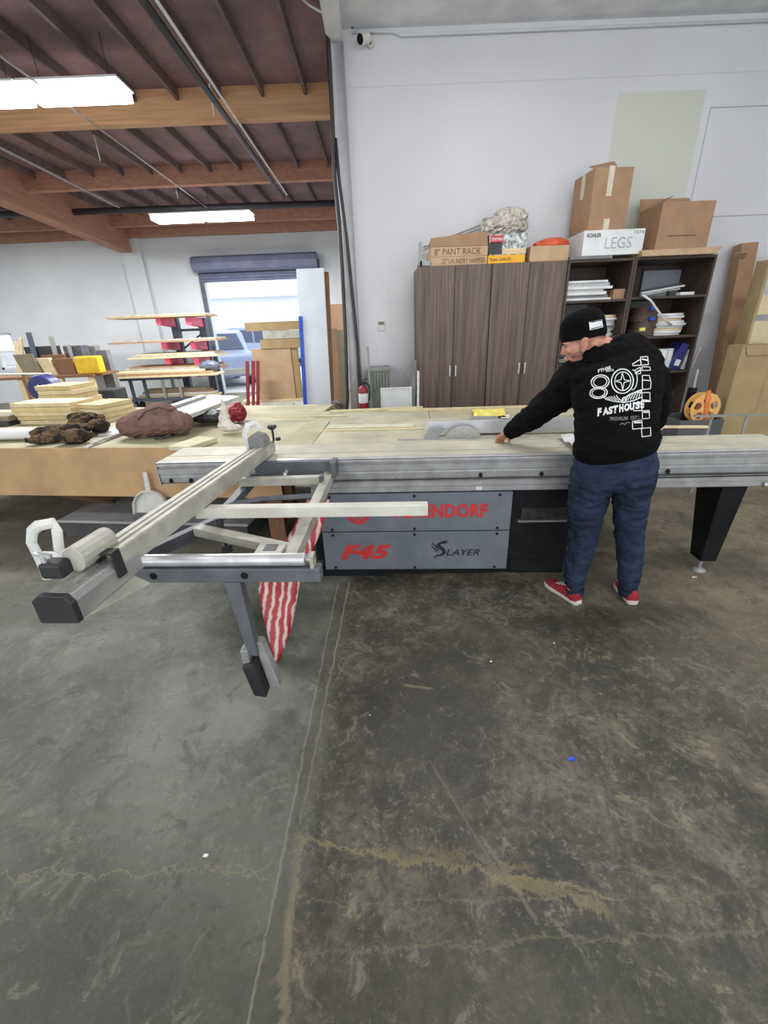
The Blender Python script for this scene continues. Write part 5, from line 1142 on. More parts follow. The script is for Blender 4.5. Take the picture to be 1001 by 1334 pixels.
# ================================================================= RACK, CART, SHEETS
YR = 11.4
rk = thing('cantilever_rack', 'slate blue cantilever rack with pink arms left of the roll-up door', 'rack', (at(240, 500, YR).x, YR + .5, 0))
for px in (226, 262):
    p_ = at(px, 415, YR + .5); MB().box(p_.x - .09, YR + .45, 0, p_.x + .09, YR + .62, p_.z + .02).build('upright', M['steelblue'], rk, bevel=.006)
    MB().box(p_.x - .09, YR - .4, 0, p_.x + .09, YR + .449, .14).build('base_foot', M['steelblue'], rk, bevel=.004)
    for py in (420, 452, 472, 488):
        q_ = at(px, py, YR - .2)
        MB().hexa([(p_.x - .06, YR - .35, q_.z - .04), (p_.x + .06, YR - .35, q_.z - .04), (p_.x + .06, YR + .45, q_.z - .10), (p_.x - .06, YR + .45, q_.z - .10)], [(p_.x - .06, YR - .35, q_.z + .12), (p_.x + .06, YR - .35, q_.z + .12), (p_.x + .06, YR + .45, q_.z + .12), (p_.x - .06, YR + .45, q_.z + .12)]).build('arm', M['pinkarm'], rk, bevel=.004)
u1, u2 = at(226, 425, YR + .5), at(262, 425, YR + .5)
MB().bar((u1.x, YR + .66, u1.z - .1), (u2.x, YR + .66, u1.z - .1), .04, .06).bar((u1.x, YR + .66, u1.z - .6), (u2.x, YR + .66, u1.z - .15), .03, .04).build('bracing', M['steelblue'], rk)
lay = [(420, 138, 268, ['grey tan sheet on the top arms of the rack, upper one', 'grey tan sheet on the top arms of the rack, under the upper one'], 2, M['cardtan']), (452, 140, 283, ['brown sheet on the second arms of the rack, upper one', 'brown sheet on the second arms of the rack, lower one'], 2, M['cardboard']), (472, 165, 284, ['pale sheet on the third arms of the rack, upper one', 'pale sheet on the third arms of the rack, middle one', 'pale sheet on the third arms of the rack, lowest one'], 3, M['lightwood']), (488, 157, 284, ['sheet on the lowest arms of the rack, upper one', 'sheet on the lowest arms of the rack, middle one', 'sheet on the lowest arms of the rack, lowest one'], 3, M['cardboard'])]
for py, xl, xr, labs, n, mm in lay:
    q_ = at(240, py, YR - .2); z_ = q_.z + .122
    for i in range(n):
        qa, qb = at(xl + i * 5, py - 6, YR - .45), at(xr - i * 3, py - 6, YR - .45)
        single(MB().box(qa.x, YR - .45 + .05 * i, z_, qb.x, YR + .40, z_ + .035), 'sheet_board', mm if i % 2 == 0 else M['alu_dusty'], labs[n - 1 - i], 'sheet', 'sheets on the rack', bevel=.002)
        z_ += .037
YCt = 10.5
t = thing('material_cart', 'dark steel cart on casters carrying long boards in front of the rack', 'cart', (at(195, 520, YCt).x, YCt + .4, 0))
cz2 = at(190, 492, YCt).z; xs_ = [at(px, 500, YCt).x for px in (168, 186, 210, 232)]
MB().box(xs_[0] - .2, YCt, cz2 - .06, xs_[3] + .1, YCt + .42, cz2).build('deck', M['steelblue'], t, bevel=.005)
MB().box(xs_[0] - .1, YCt + .05, .22, xs_[3] + .1, YCt + .42, .28).build('lower_deck', M['steelblue'], t, bevel=.005)
for xx in xs_: MB().box(xx - .03, YCt + .05, .28, xx + .03, YCt + .11, cz2 - .06).build('leg', M['alu'] if xx == xs_[3] or xx == xs_[2] else M['steelblue'], t)
for xx in (xs_[0], xs_[3]):
    for yy in (YCt + .1, YCt + .36): MB().limb([(xx - .03, yy, .09), (xx + .03, yy, .09)], [.09] * 2, 16).box(xx - .04, yy - .02, .1, xx + .04, yy + .02, .22).build('caster', M['nearblack'], t)
for i in range(3):
    qa, qb = at(128 + i * 8, 487, YCt - .1), at(283 - i * 10, 487, YCt - .1)
    single(MB().box(qa.x, YCt - .1 + .04 * i, cz2 + .002 + i * .045, qb.x, YCt + .42, cz2 + .042 + i * .045), 'sheet_board', M['mdf'] if i != 1 else M['cardboard'], 'long board lying on the cart deck, %s' % ['lowest', 'middle', 'topmost'][i], 'sheet', 'boards on the cart', bevel=.002)
for i in range(4):
    single(MB().box(at(176 + i * 4, 520, YCt).x, YCt + .15, .285 + i * .05, at(283 - 5 * i, 520, YCt).x, YCt + .42, .33 + i * .05), 'sheet_board', [M['mdf'], M['paper'], M['cardboard'], M['olive']][i], 'board on the lower deck of the cart, %s' % ['lowest', 'second from below', 'third from below', 'topmost'][i], 'sheet', 'boards low on the cart', bevel=.002)
blobmesh('blue_drum_cover', [(V((at(272, 498, YR - .6).x + .1, YR - .62, .95)), (.26, .14, .14))], M['steelblue'], 'blue grey cover bundle among the boards at the right end of the rack', 'cover', vox=.03, wr=.02, wsc=.2)
# ================================================================= SUV outside
def suv(cx_, cy_, L_, H_, rot, label):
    t = thing('parked_car', label, 'car', (cx_, cy_, 0), rot); T_ = MW[t.name]; W_ = 1.85
    prof = [(-L_ / 2, .35), (-L_ / 2, .95), (-L_ / 2 + .15, 1.05), (-L_ / 2 + 1.15, 1.12), (-L_ / 2 + 1.75, H_ - .08), (-L_ / 2 + 2.1, H_), (L_ / 2 - .35, H_), (L_ / 2 - .1, H_ - .1), (L_ / 2, 1.1), (L_ / 2, .4), (L_ / 2 - .3, .32), (-L_ / 2 + .3, .32)]
    MB(T_).prism(prof, lambda a, b_: (a, -W_ / 2, b_), lambda a, b_: (a, W_ / 2, b_)).build('body', M['suv'], t, bevel=.08, segs=3)
    for s in (-1, 1):
        y_ = s * (W_ / 2 + .004)
        for (a0, a1, a2, a3) in ((-L_ / 2 + 1.4, -L_ / 2 + 1.98, -L_ / 2 + 2.5, -L_ / 2 + 2.5), (-L_ / 2 + 2.6, -L_ / 2 + 2.6, -L_ / 2 + 3.5, -L_ / 2 + 3.5), (-L_ / 2 + 3.6, -L_ / 2 + 3.6, L_ / 2 - .3, L_ / 2 - .2)):
            MB(T_).prism([(a0, 1.15), (a1, H_ - .14), (a2, H_ - .14), (a3, 1.15)], lambda a, b_: (a, y_ - .004, b_), lambda a, b_: (a, y_ + .004, b_)).build('side_window', M['glass_dark'], t)
        for xx in (-L_ / 2 + .95, L_ / 2 - 1.0):
            w_ = MB(T_).limb([(xx, s * (W_ / 2 - .22), .36), (xx, s * (W_ / 2 + .02), .36)], [.36, .36], 24).build('wheel', M['nearblack'], t, bevel=.03)
            MB(T_).limb([(xx, s * (W_ / 2 + .021), .36), (xx, s * (W_ / 2 + .03), .36)], [.22, .20], 18).build('hubcap', M['alu'], w_)
    MB(T_).box(-L_ / 2 - .03, -.85, .4, -L_ / 2 + .1, .85, .62).build('bumper', M['alu'], t, bevel=.03)
    MB(T_).hexa([(-L_ / 2 + 1.18, -.78, 1.13), (-L_ / 2 + 1.72, -.7, H_ - .13), (-L_ / 2 + 1.72, .7, H_ - .13), (-L_ / 2 + 1.18, .78, 1.13)], [(-L_ / 2 + 1.15, -.78, 1.15), (-L_ / 2 + 1.69, -.7, H_ - .11), (-L_ / 2 + 1.69, .7, H_ - .11), (-L_ / 2 + 1.15, .78, 1.15)]).build('windscreen', M['glass_dark'], t)
pw = at_z(297, 510, 0)
suv(-5.85, 16.4, 4.6, 1.75, math.radians(118), 'silver blue SUV parked just outside the roll-up door')
suv(-5.6, 24.0, 4.6, 1.9, math.radians(150), 'dark distant car parked behind the silver SUV outside')
# ================================================================= JUNK BENCH FAR LEFT
YJ = 8.8
jz = at(60, 490, YJ).z
t = thing('junk_bench', 'timber bench with cluttered top at the far left back wall', 'workbench', (at(60, 490, YJ).x, YJ + .4, 0))
jx0, jx1 = at(-30, 490, YJ).x, at(122, 490, YJ).x
MB().box(jx0, YJ, jz - .05, jx1, YJ + .9, jz).build('top', M['brownwood'], t, bevel=.004)
for px in (25, 34, 78, 118):
    p_ = at(px, 495, YJ + .02); MB().box(p_.x - .05, YJ + .02, 0, p_.x + .05, YJ + .1, jz - .05).build('leg', M['lightwood'], t)
MB().box(jx0, YJ + .03, .25, jx1, YJ + .85, .3).build('lower_shelf', M['brownwood'], t)
def junk(name, xl, xr, yt_, Yd, dep, m_, lab, cat, z0=None, lean=0, bev=.004):
    z0 = jz + .001 if z0 is None else z0
    qa, qb, zt__ = at(xl, 485, YJ + Yd), at(xr, 485, YJ + Yd), at((xl + xr) / 2, yt_, YJ + Yd).z
    mb = MB().hexa([(qa.x, YJ + Yd, z0), (qb.x, YJ + Yd, z0), (qb.x, YJ + Yd + dep, z0), (qa.x, YJ + Yd + dep, z0)], [(qa.x + lean, YJ + Yd, zt__), (qb.x + lean, YJ + Yd, zt__), (qb.x + lean, YJ + Yd + dep, zt__), (qa.x + lean, YJ + Yd + dep, zt__)])
    return single(mb, name, m_, lab, cat, bevel=bev)
junk('leaning_board', 31, 56, 461, .12, .03, M['olive'], 'olive grey square board leaning on the cluttered bench', 'board', lean=-.1)
junk('wood_offcut', 58, 74, 466, .16, .10, M['mdf'], 'pale orange wood offcut beside the olive board on the cluttered bench', 'offcut', lean=-.08)
junk('carton', 73, 99, 467, .2, .25, M['brownwood'], 'brown box in the middle of the cluttered bench', 'box')
cs_ = junk('tool_case', 100, 131, 464, .08, .22, M['yellow'], 'yellow plastic tool case at the right end of the cluttered bench', 'case', bev=.03)
junk('wood_offcut', 60, 90, 462, .5, .1, M['brownwood'], 'brown board propped behind the yellow and brown boxes on the cluttered bench', 'board', z0=jz + .22)
junk('shelf_box', 42, 78, 451, .62, .25, M['nearblack'], 'dark equipment box at the back of the cluttered bench', 'box')
junk('shelf_box', 92, 115, 450, .62, .25, mat('slate_box', (92, 96, 102), (70, 74, 80), 8, .6), 'slate grey box behind the yellow case on the cluttered bench', 'box')
junk('grey_duct', 119, 133, 450, .95, .18, M['alu'], 'pale grey upright duct piece right of the yellow case', 'duct', z0=.01)
junk('grey_duct', 134, 146, 456, .95, .16, M['grey'], 'darker grey upright duct piece right of the pale duct', 'duct', z0=.01)
for i, (a_, b_, w_, mm, lb, nm) in enumerate((((43, 462), (37, 433), .10, M['steelblue'], 'dark slate post sticking up from the cluttered bench', 'steel_post'), ((26, 488), (22, 446), .10, M['lightwood'], 'pale timber post at the left end of the cluttered bench', 'timber_post'), ((31, 488), (27, 440), .06, M['lightwood'], 'second pale timber post at the left end, taller and thinner', 'timber_post'), ((74, 470), (66, 438), .09, M['alu'], 'pale metal strip leaning over the dark box on the bench', 'metal_strip'), ((96, 470), (89, 449), .07, M['alu'], 'pale metal strip leaning next to the slate grey box', 'metal_strip'))):
    pa, pb2 = at(*a_, YJ + .58), at(*b_, YJ + .60); pa.z = jz + .002
    leaner(nm, pa, pb2, w_, .03, mm, lb, 'strip' if 'metal' in nm else 'post', bevel=.003)
# blue fan drum and red hose on the big bench
bc = at(53, 507, 6.2); br = 17 * mpp(bc)
t = thing('blue_drum', 'dark blue round drum with gleam painted white behind the cream panels', 'drum', (bc.x, 6.3, 0))
MB().limb([(bc.x, 6.2, bc.z), (bc.x, 6.42, bc.z)], [br] * 2, 32).build('drum', M['blue'], t, bevel=.02)
MB().bar((bc.x - .02, 6.185, bc.z + .05), (bc.x + .09, 6.185, bc.z - .06), .03, .012, up=(0, 1, 0)).build('painted_gleam', M['white'], t)  # gleam of light on the drum, modelled as a white bar
MB().box(bc.x - .18, 6.22, 0, bc.x + .18, 6.4, bc.z - br * .8).build('stand', M['nearblack'], t, bevel=.01)
hp = [at(x_, y_, 7.0) for x_, y_ in ((68, 516), (70, 507), (80, 504), (100, 503), (115, 505), (124, 512), (126, 560))]
hp[-1].z = .02
pipe(hp, .028, M['redplastic'], 'red_hose', 'red hose curving behind the cream panels at left', 'hose')
nb = at(137, 512, 7.4)
single(MB().box(nb.x - .25, 7.3, 0, nb.x + .2, 7.7, nb.z + .06), 'dark_case', M['nearblack'], 'dark case standing on the floor behind the right cream stack', 'case', bevel=.02)
# thin clutter lines: a red and white pole lying on trestle
p0, p1 = at(-10, 488, 7.6), at(66, 487, 7.6)
po = thing('striped_pole', 'thin pale pole lying on two trestle posts in front of the cluttered bench', 'pole', ((p0.x + p1.x) / 2, 7.6, 0))
MB().cyl(p0, p1, .018, n=10).build('pole', M['whitep'], po)
for xx in (p0.x + .5, p1.x - .1): MB().box(xx, 7.58, 0, xx + .04, 7.62, p0.z - .02).build('post', M['brownwood'], po)

# ================================================================= THE MAN
man = thing('person', 'person in black beanie, black printed hoodie, blue jeans and red shoes leaning over the saw', 'person', (1.36, 2.33, 0))
def limbpx(mb, seq, n=20, ref=(0, 1, 0), roundcap=False):
    """seq: (px, py, Y, half width in photo px, depth ratio)"""
    P_, R_ = [], []
    for q_ in seq:
        p = at(q_[0], q_[1], q_[2]); k = mpp(p); w_ = q_[3] * k; P_.append(p); R_.append((w_, w_ * (q_[4] if len(q_) > 4 else 1)))
    return mb.limb(P_, R_, n, ref, roundcap=roundcap)
# torso shape, shared by body (shrunk) and hoodie
TOR = [(803, 586, 2.285, 51, .62), (803, 572, 2.29, 53, .64), (803, 556, 2.31, 52, .66), (803, 540, 2.34, 53, .70), (803, 515, 2.38, 57, .66), (803, 492, 2.42, 60, .62), (802, 474, 2.46, 55, .60), (797, 461, 2.48, 42, .62), (789, 451, 2.50, 26, .85)]
LARM = [(762, 482, 2.48, 25), (745, 498, 2.54, 24), (727, 518, 2.61, 21.5), (708, 533, 2.68, 19), (690, 546, 2.75, 16), (675, 556, 2.81, 12.5), (665, 562, 2.85, 10)]
RARM = [(838, 474, 2.46, 22), (848, 490, 2.45, 21), (853, 512, 2.44, 18.5), (856, 534, 2.45, 16.5), (850, 550, 2.50, 15), (838, 560, 2.58, 13), (826, 566, 2.65, 10)]
def shr(seq, k): return [(a, b_, c_, d_ * k, *(r)) for a, b_, c_, d_, *r in seq]
LLEG = [(777, 600, 2.29, 27, 1.0), (771, 628, 2.29, 27.5, 1.0), (767, 650, 2.30, 25, .95), (763, 672, 2.31, 22, .95), (761, 692, 2.32, 19.5, .95), (757, 712, 2.30, 17.5, 1), (753, 732, 2.285, 15.5, 1), (749, 750, 2.28, 13.5, 1), (749, 766, 2.28, 10.5, 1)]
RLEG = [(828, 600, 2.28, 27, 1.0), (825, 628, 2.28, 26, 1.0), (822, 650, 2.28, 22.5, .95), (821, 672, 2.29, 20, .95), (820, 692, 2.295, 18, .95), (821, 712, 2.28, 16, 1), (821, 732, 2.27, 15, 1), (820, 750, 2.265, 13.5, 1), (818, 765, 2.265, 10.5, 1)]
PEL = [(803, 580, 2.285, 46, .60), (802, 596, 2.285, 50, .64), (801, 612, 2.285, 51, .68), (799, 626, 2.285, 48, .68), (798, 634, 2.285, 38, .62)]
# head frame: looks left and down
hc = at(758, 445, 2.50)
fd = V((-.90, .34, -.33)).normalized(); lf = V((0, 0, 1)).cross(fd).normalized(); hu = fd.cross(lf).normalized(); rgt = -lf
HM = Matrix(((rgt.x, fd.x, hu.x, hc.x), (rgt.y, fd.y, hu.y, hc.y), (rgt.z, fd.z, hu.z, hc.z), (0, 0, 0, 1)))
body = MB()
limbpx(body, shr(TOR, .88)); limbpx(body, shr(LARM, .72)); limbpx(body, shr(RARM, .72))
limbpx(body, shr(PEL, .78)); limbpx(body, shr(LLEG, .68)); limbpx(body, shr(RLEG, .68))
FEET = ((at_z(754, 788, 0), at_z(712, 759, 0)), (at_z(825, 788, 0), at_z(806, 762, 0)))
for seq, (he_, to_) in zip((LLEG, RLEG), FEET):
    a_ = at(*seq[-1][:3]); d_ = V((to_.x - he_.x, to_.y - he_.y, 0)).normalized(); h0_ = V((he_.x, he_.y, 0))
    body.limb([a_ + V((0, 0, .03)), h0_ + d_ * .065 + V((0, 0, .075)), h0_ + d_ * .12 + V((0, 0, .050)), h0_ + d_ * .19 + V((0, 0, .040)), h0_ + d_ * .225 + V((0, 0, .036))], [.034, .030, .028, .020, .012], 12)
# neck
body.limb([at(793, 462, 2.48), at(784, 452, 2.49), HM @ V((0, -.03, -.07)), HM @ V((0, -.01, -.02))], [.075, .066, .062, .05], 20)
def he(c_, r_, rot=None):
    T_ = HM @ Matrix.Translation(c_)
    if rot: T_ = T_ @ rot
    body.ell((0, 0, 0), r_, T_)
he((0, -.012, .032), (.076, .098, .088)); he((0, .030, -.020), (.066, .066, .078)); he((0, .042, -.072), (.050, .050, .042)); he((0, .078, -.093), (.024, .020, .020))
he((0, -.05, -.03), (.06, .055, .06)); he((0, .070, .018), (.058, .026, .018))
body.limb([HM @ V((0, .088, .010)), HM @ V((0, .098, -.016)), HM @ V((0, .105, -.028))], [(.010, .010), (.013, .012), (.015, .011)], 12, roundcap=True)
he((0, .098, -.058), (.024, .010, .006)); he((0, .096, -.067), (.021, .010, .007))
for s in (-1, 1):
    he((s * .040, .072, -.022), (.022, .018, .020)); he((s * .012, .098, -.032), (.009, .010, .008))
    he((s * .083, -.006, -.012), (.012, .022, .034), Matrix.Rotation(s * .35, 4, 'Z') @ Matrix.Rotation(.15, 4, 'X'))
    he((s * .090, -.012, .006), (.008, .022, .017), Matrix.Rotation(s * .35, 4, 'Z')); he((s * .082, .004, -.042), (.009, .012, .011))
# hands
def hand(wr, palm_dir, palm_n, side_, curls, ln=.085, thumb_in=1):
    f_ = V(palm_dir).normalized(); n_ = V(palm_n); n_ = (n_ - f_ * n_.dot(f_)).normalized(); s_ = f_.cross(n_) * side_     # s_ toward the thumb
    wr = V(wr); kn = wr + f_ * ln
    body.limb([wr - f_ * .05, wr, wr + f_ * .035, kn - f_ * .005], [(.026, .022), (.027, .019), (.037, .016), (.041, .014)], 16, ref=n_, roundcap=True)
    for i, (L_, off) in enumerate(((.075, .030), (.084, .010), (.078, -.011), (.062, -.031))):
        p = kn + s_ * off - f_ * (.004 + abs(i - 1) * .004); a_ = 0; pts = [p - f_ * .02, p]
        for seg in (.42, .32, .26):
            a_ += curls[i] ; d_ = f_ * math.cos(a_) + n_ * math.sin(a_); p = p + d_ * L_ * seg; pts.append(p)
        body.limb(pts, [.0095, .0098, .0088, .0080, .0070], 10, ref=s_, roundcap=True)
    b_ = wr + f_ * .025 + s_ * .026
    t1 = b_ + (f_ * .6 + s_ * .8 + n_ * .25 * thumb_in).normalized() * .036; t2 = t1 + (f_ * .85 + s_ * .25 + n_ * .45 * thumb_in).normalized() * .030; t3 = t2 + (f_ * .9 - s_ * .1 + n_ * .45 * thumb_in).normalized() * .024
    body.limb([b_ - f_ * .01 - s_ * .01, b_, t1, t2, t3], [.014, .0145, .0115, .010, .008], 10, ref=n_, roundcap=True)
    return kn
wl = at(661, 564, 2.87); tl = V((at(655, 572, 2.95).x, 2.935, .905))
hand(wl, (-.28, .62, -.55), (0, -.55, -.85), -1, (.42, .38, .40, .45))
wr_ = at(822, 567, 2.66)
hand(wr_, (-.7, .55, -.35), (0, -.2, -1), 1, (.3, .3, .32, .35))
bo = body.build('body', M['skin'], man); remesh(bo, .0052, 3)
# eyes
for s in (-1, 1): MB(HM).ell((s * .031, .080, .0), (.0115, .009, .006)).build('eye', mat('eye_in_shade', (120, 96, 86), None, 20, .5), man, smooth=True)
MB(HM).limb([(-.05, .088, .016), (-.03, .096, .020), (-.012, .097, .016)], [.004] * 3, 6).limb([(.05, .088, .016), (.03, .096, .020), (.012, .097, .016)], [.004] * 3, 6).build('eyebrows', mat('dark_hair', (60, 44, 36), None, 30, .9), man)
# beard stubble shell on jaw
M['stubble'] = mat('short_beard', (150, 104, 88), (128, 88, 74), 90, .9)
sb = MB(HM).ell((0, .036, -.080), (.0545, .052, .038)).ell((0, .078, -.094), (.026, .0215, .0215)).ell((0, .030, -.050), (.066, .055, .035)); sb = sb.build('stubble', M['stubble'], man); remesh(sb, .005, 3)
# beanie
bn = MB(HM); N = 36; vs = []; fs = []
prof_ = [(.00, 1.0, 1.0), (.012, 1.03, 1.03), (.045, 1.03, 1.03), (.052, 1.0, 1.0), (.075, .99, .99), (.10, .93, .94), (.125, .78, .80), (.142, .52, .56), (.150, .22, .25)]
rings_ = []
for z_, ka, kb in prof_:
    for k in range(N):
        a_ = 2 * PI * k / N; y_ = .113 * kb * math.sin(a_); x_ = .088 * ka * math.cos(a_)
        vs.append((x_, y_ - .012 - z_ * .12, z_ + .012 + (.16 * y_ if z_ < .06 else .16 * y_ * (1 - (z_ - .06) * 6))))
for j in range(len(prof_) - 1):
    for k in range(N): fs.append((j * N + k, j * N + (k + 1) % N, (j + 1) * N + (k + 1) % N, (j + 1) * N + k))
fs.append(tuple((len(prof_) - 1) * N + k for k in range(N))); fs.append(tuple(reversed(range(N))))
bn.add(vs, fs); bno = bn.build('beanie', M['beanie'], man); remesh(bno, .006, 4, .002, .03)
# hoodie
hd = MB(); limbpx(hd, TOR, 32)
limbpx(hd, LARM, 22); limbpx(hd, RARM, 22)
limbpx(hd, [(803, 589, 2.285, 50, .64), (803, 580, 2.285, 55, .66), (803, 572, 2.29, 54, .66)], 32)
limbpx(hd, [(845, 476, 2.46, 21, 1), (820, 464, 2.47, 20, 1), (795, 463, 2.48, 24, 1)], 18, ref=(0, 1, 0))
limbpx(hd, [(756, 486, 2.49, 20, 1), (775, 472, 2.48, 22, 1), (797, 468, 2.47, 24, 1)], 18, ref=(0, 1, 0))
# hood lying on the shoulders: thick roll round the neck and a drooping back lobe
hp = [at(757, 466, 2.60), at(760, 462, 2.53), at(768, 461, 2.45), at(785, 458, 2.395), at(806, 456, 2.385), at(823, 456, 2.43), at(824, 458, 2.52), at(800, 463, 2.60)]
hdo_ = MB(); hdo_.limb(hp, [.030, .035, .036, .038, .040, .040, .040, .03], 14, ref=(0, 0, 1), roundcap=True)
hcx = at(800, 467, 2.40); hdo_.ell((0, 0, 0), (.135, .060, .062), Matrix.Translation(hcx) @ Matrix.Rotation(.05, 4, 'Y') @ Matrix.Rotation(-.25, 4, 'X'))
hcx = at(778, 463, 2.44); hdo_.ell((0, 0, 0), (.085, .06, .045), Matrix.Translation(hcx) @ Matrix.Rotation(-.35, 4, 'Y'))
# pocket bulge and cuffs
hdo = hd.build('hoodie', M['hoodie'], man); remesh(hdo, .0085, 6, .009, .11)
hood = hdo_.build('hood', M['hoodie'], hdo); remesh(hood, .0075, 3, .010, .07)
cu_ = MB(); limbpx(cu_, [(672, 558, 2.82, 11.2), (663, 564, 2.865, 9.6)], 18); cu_.build('cuff', M['beanie'], man, bevel=.004)
cu_ = MB(); limbpx(cu_, [(829, 565, 2.62, 10.5), (823, 567, 2.66, 9.6)], 18); cu_.build('cuff', M['beanie'], man, bevel=.004)
hem = MB(); limbpx(hem, [(803, 592, 2.285, 49.5, .66), (803, 584, 2.285, 53, .67), (803, 579, 2.285, 53.5, .67)], 40); hem.build('waistband', M['beanie'], man, bevel=.006)
# jeans
jn = MB(); limbpx(jn, PEL, 28); limbpx(jn, LLEG, 22); limbpx(jn, RLEG, 22)
jno = jn.build('jeans', M['denim'], man); remesh(jno, .0085, 5, .009, .10)
cf_ = MB(); limbpx(cf_, [(749, 766, 2.28, 11.8), (749, 774, 2.28, 11.2)], 20); cf_.build('jean_cuff', M['denim'], man, bevel=.004)
cf_ = MB(); limbpx(cf_, [(818, 765, 2.265, 11.8), (818, 773, 2.265, 11.2)], 20); cf_.build('jean_cuff', M['denim'], man, bevel=.004)
# shoes
def shoe(heel, toe, lab):
    h_ = V((heel.x, heel.y, 0)); d_ = V((toe.x - heel.x, toe.y - heel.y, 0)); L_ = d_.length; d_.normalize(); s_ = V((d_.y, -d_.x, 0))
    T_ = Matrix(((s_.x, d_.x, 0, h_.x), (s_.y, d_.y, 0, h_.y), (0, 0, 1, 0), (0, 0, 0, 1)))
    st_ = [(.0, .022), (.015, .034), (.07, .036), (.14, .040), (.20, .049), (.245, .047), (.275, .034), (.285, .016)]
    k = L_ / .285
    out = [(x_ , y_ * k) for y_, x_ in st_] + [(-x_, y_ * k) for y_, x_ in reversed(st_)]
    up = MB(T_); 
    secs = [(.006, .030, .075), (.03, .036, .092), (.07, .037, .098), (.10, .038, .092), (.14, .041, .078), (.18, .045, .064), (.225, .046, .054), (.262, .036, .046), (.280, .018, .036)]
    N = 16; vs = []; fs = []
    for y_, w_, h2 in secs:
        for i in range(N):
            a_ = PI * i / (N - 1); vs.append((w_ * math.cos(a_) * (1 if abs(math.cos(a_)) > .5 else .95), y_ * k, .022 + (h2 - .022) * math.sin(a_) ** .7))
    for j in range(len(secs) - 1):
        for i in range(N): fs.append((j * N + i, j * N + (i + 1) % N, (j + 1) * N + (i + 1) % N, (j + 1) * N + i))
    fs.append(tuple(reversed(range(N)))); fs.append(tuple((len(secs) - 1) * N + i for i in range(N)))
    up.add(vs, fs); u_ = up.build('shoe', M['redcanvas'], man, smooth=False, bevel=.002)
    so = MB(T_).prism(out, lambda a, b_: (a, b_ - .003, 0.001), lambda a, b_: (a * 1.03, b_ - .002, .028)); so.build('sole', M['rubber'], u_, bevel=.003)
    for i in range(4): MB(T_).bar((-.020, (.115 + i * .022) * k, .088 - i * .009), (.020, (.115 + i * .022) * k, .088 - i * .009), .007, .006).build('lace', M['paper'], u_)
shoe(*FEET[0], '')
shoe(*FEET[1], '')
# ---- prints on the back of the hoodie, laid on its surface
def surf(o):
    me = o.data; Mo = MW[man.name]
    return BVHTree.FromPolygons([Mo @ v_.co for v_ in me.vertices], [tuple(p.vertices) for p in me.polygons])
bv_h = surf(hdo); bv_b = surf(bno)
def onto(px, py, bv, off=.003):
    r = ray(px, py).normalized(); h_ = bv.ray_cast(CAM, r)
    if h_[0] is None: return CAM + r * 2.6
    return h_[0] - r * off
def C2(x_, y_): return (690 + x_ / 4.767, 390 + y_ / 4.767)      # sketch units of the back print
def stroke(mb, pts, w_, bv=None, close=False, sub=6):
    bv = bv or bv_h
    if close: pts = list(pts) + [pts[0]]
    fine = []
    for i in range(len(pts) - 1):
        n = max(1, int(math.hypot(pts[i + 1][0] - pts[i][0], pts[i + 1][1] - pts[i][1]) / sub))
        for k in range(n): fine.append((pts[i][0] + (pts[i + 1][0] - pts[i][0]) * k / n, pts[i][1] + (pts[i + 1][1] - pts[i][1]) * k / n))
    fine.append(pts[-1]); vs = []
    for i, p in enumerate(fine):
        a_, b_ = fine[max(i - 1, 0)], fine[min(i + 1, len(fine) - 1)]
        dx, dy = b_[0] - a_[0], b_[1] - a_[1]; l_ = math.hypot(dx, dy) or 1; nx, ny = -dy / l_ * w_ / 2, dx / l_ * w_ / 2
        vs += [onto(*C2(p[0] + nx, p[1] + ny), bv), onto(*C2(p[0] - nx, p[1] - ny), bv)]
    return mb.add(vs, [(2 * i, 2 * i + 1, 2 * i + 3, 2 * i + 2) for i in range(len(fine) - 1)])
def oval(cx_, cy_, rx, ry, rot=0, n=26, a0=0, a1=360):
    o = []
    for i in range(n + (0 if a1 - a0 == 360 else 1)):
        a_ = math.radians(a0 + (a1 - a0) * i / n); x_, y_ = rx * math.cos(a_), ry * math.sin(a_); c_, s_ = math.cos(rot), math.sin(rot)
        o.append((cx_ + x_ * c_ - y_ * s_, cy_ + x_ * s_ + y_ * c_))
    return o
pr = MB()
for k in (1, .74):
    stroke(pr, oval(440, 512, 56 * k, 42 * k, -.15), 7 if k == 1 else 5, close=True); stroke(pr, oval(430, 580, 54 * k, 34 * k, -.1), 7 if k == 1 else 5, close=True)
stroke(pr, oval(578, 508, 68, 76, .1), 7, close=True); stroke(pr, oval(580, 508, 50, 58, .1), 5, close=True)
for a_, b_ in (((578, 455), (590, 500)), ((590, 500), (625, 506)), ((625, 506), (588, 517)), ((588, 517), (580, 562)), ((580, 562), (570, 517)), ((570, 517), (535, 508)), ((535, 508), (570, 498)), ((570, 498), (578, 455))): stroke(pr, [a_, b_], 5)
stroke(pr, oval(640, 500, 30, 62, .05, a0=-95, a1=95), 5)
for i in range(7): stroke(pr, [(575 + i * 17, 632 - i * 3), (600 + i * 16, 605 - i * 7), (628 + i * 14, 585 - i * 5)], 5)
for i in range(6): stroke(pr, [(575 - i * 18, 632 - i * 2), (550 - i * 16, 612), (540 - i * 16, 596 + i * 3)], 5)
stroke(pr, [(470, 618), (520, 632), (590, 640), (650, 628), (700, 605)], 6); stroke(pr, oval(590, 622, 13, 14), 5, close=True)
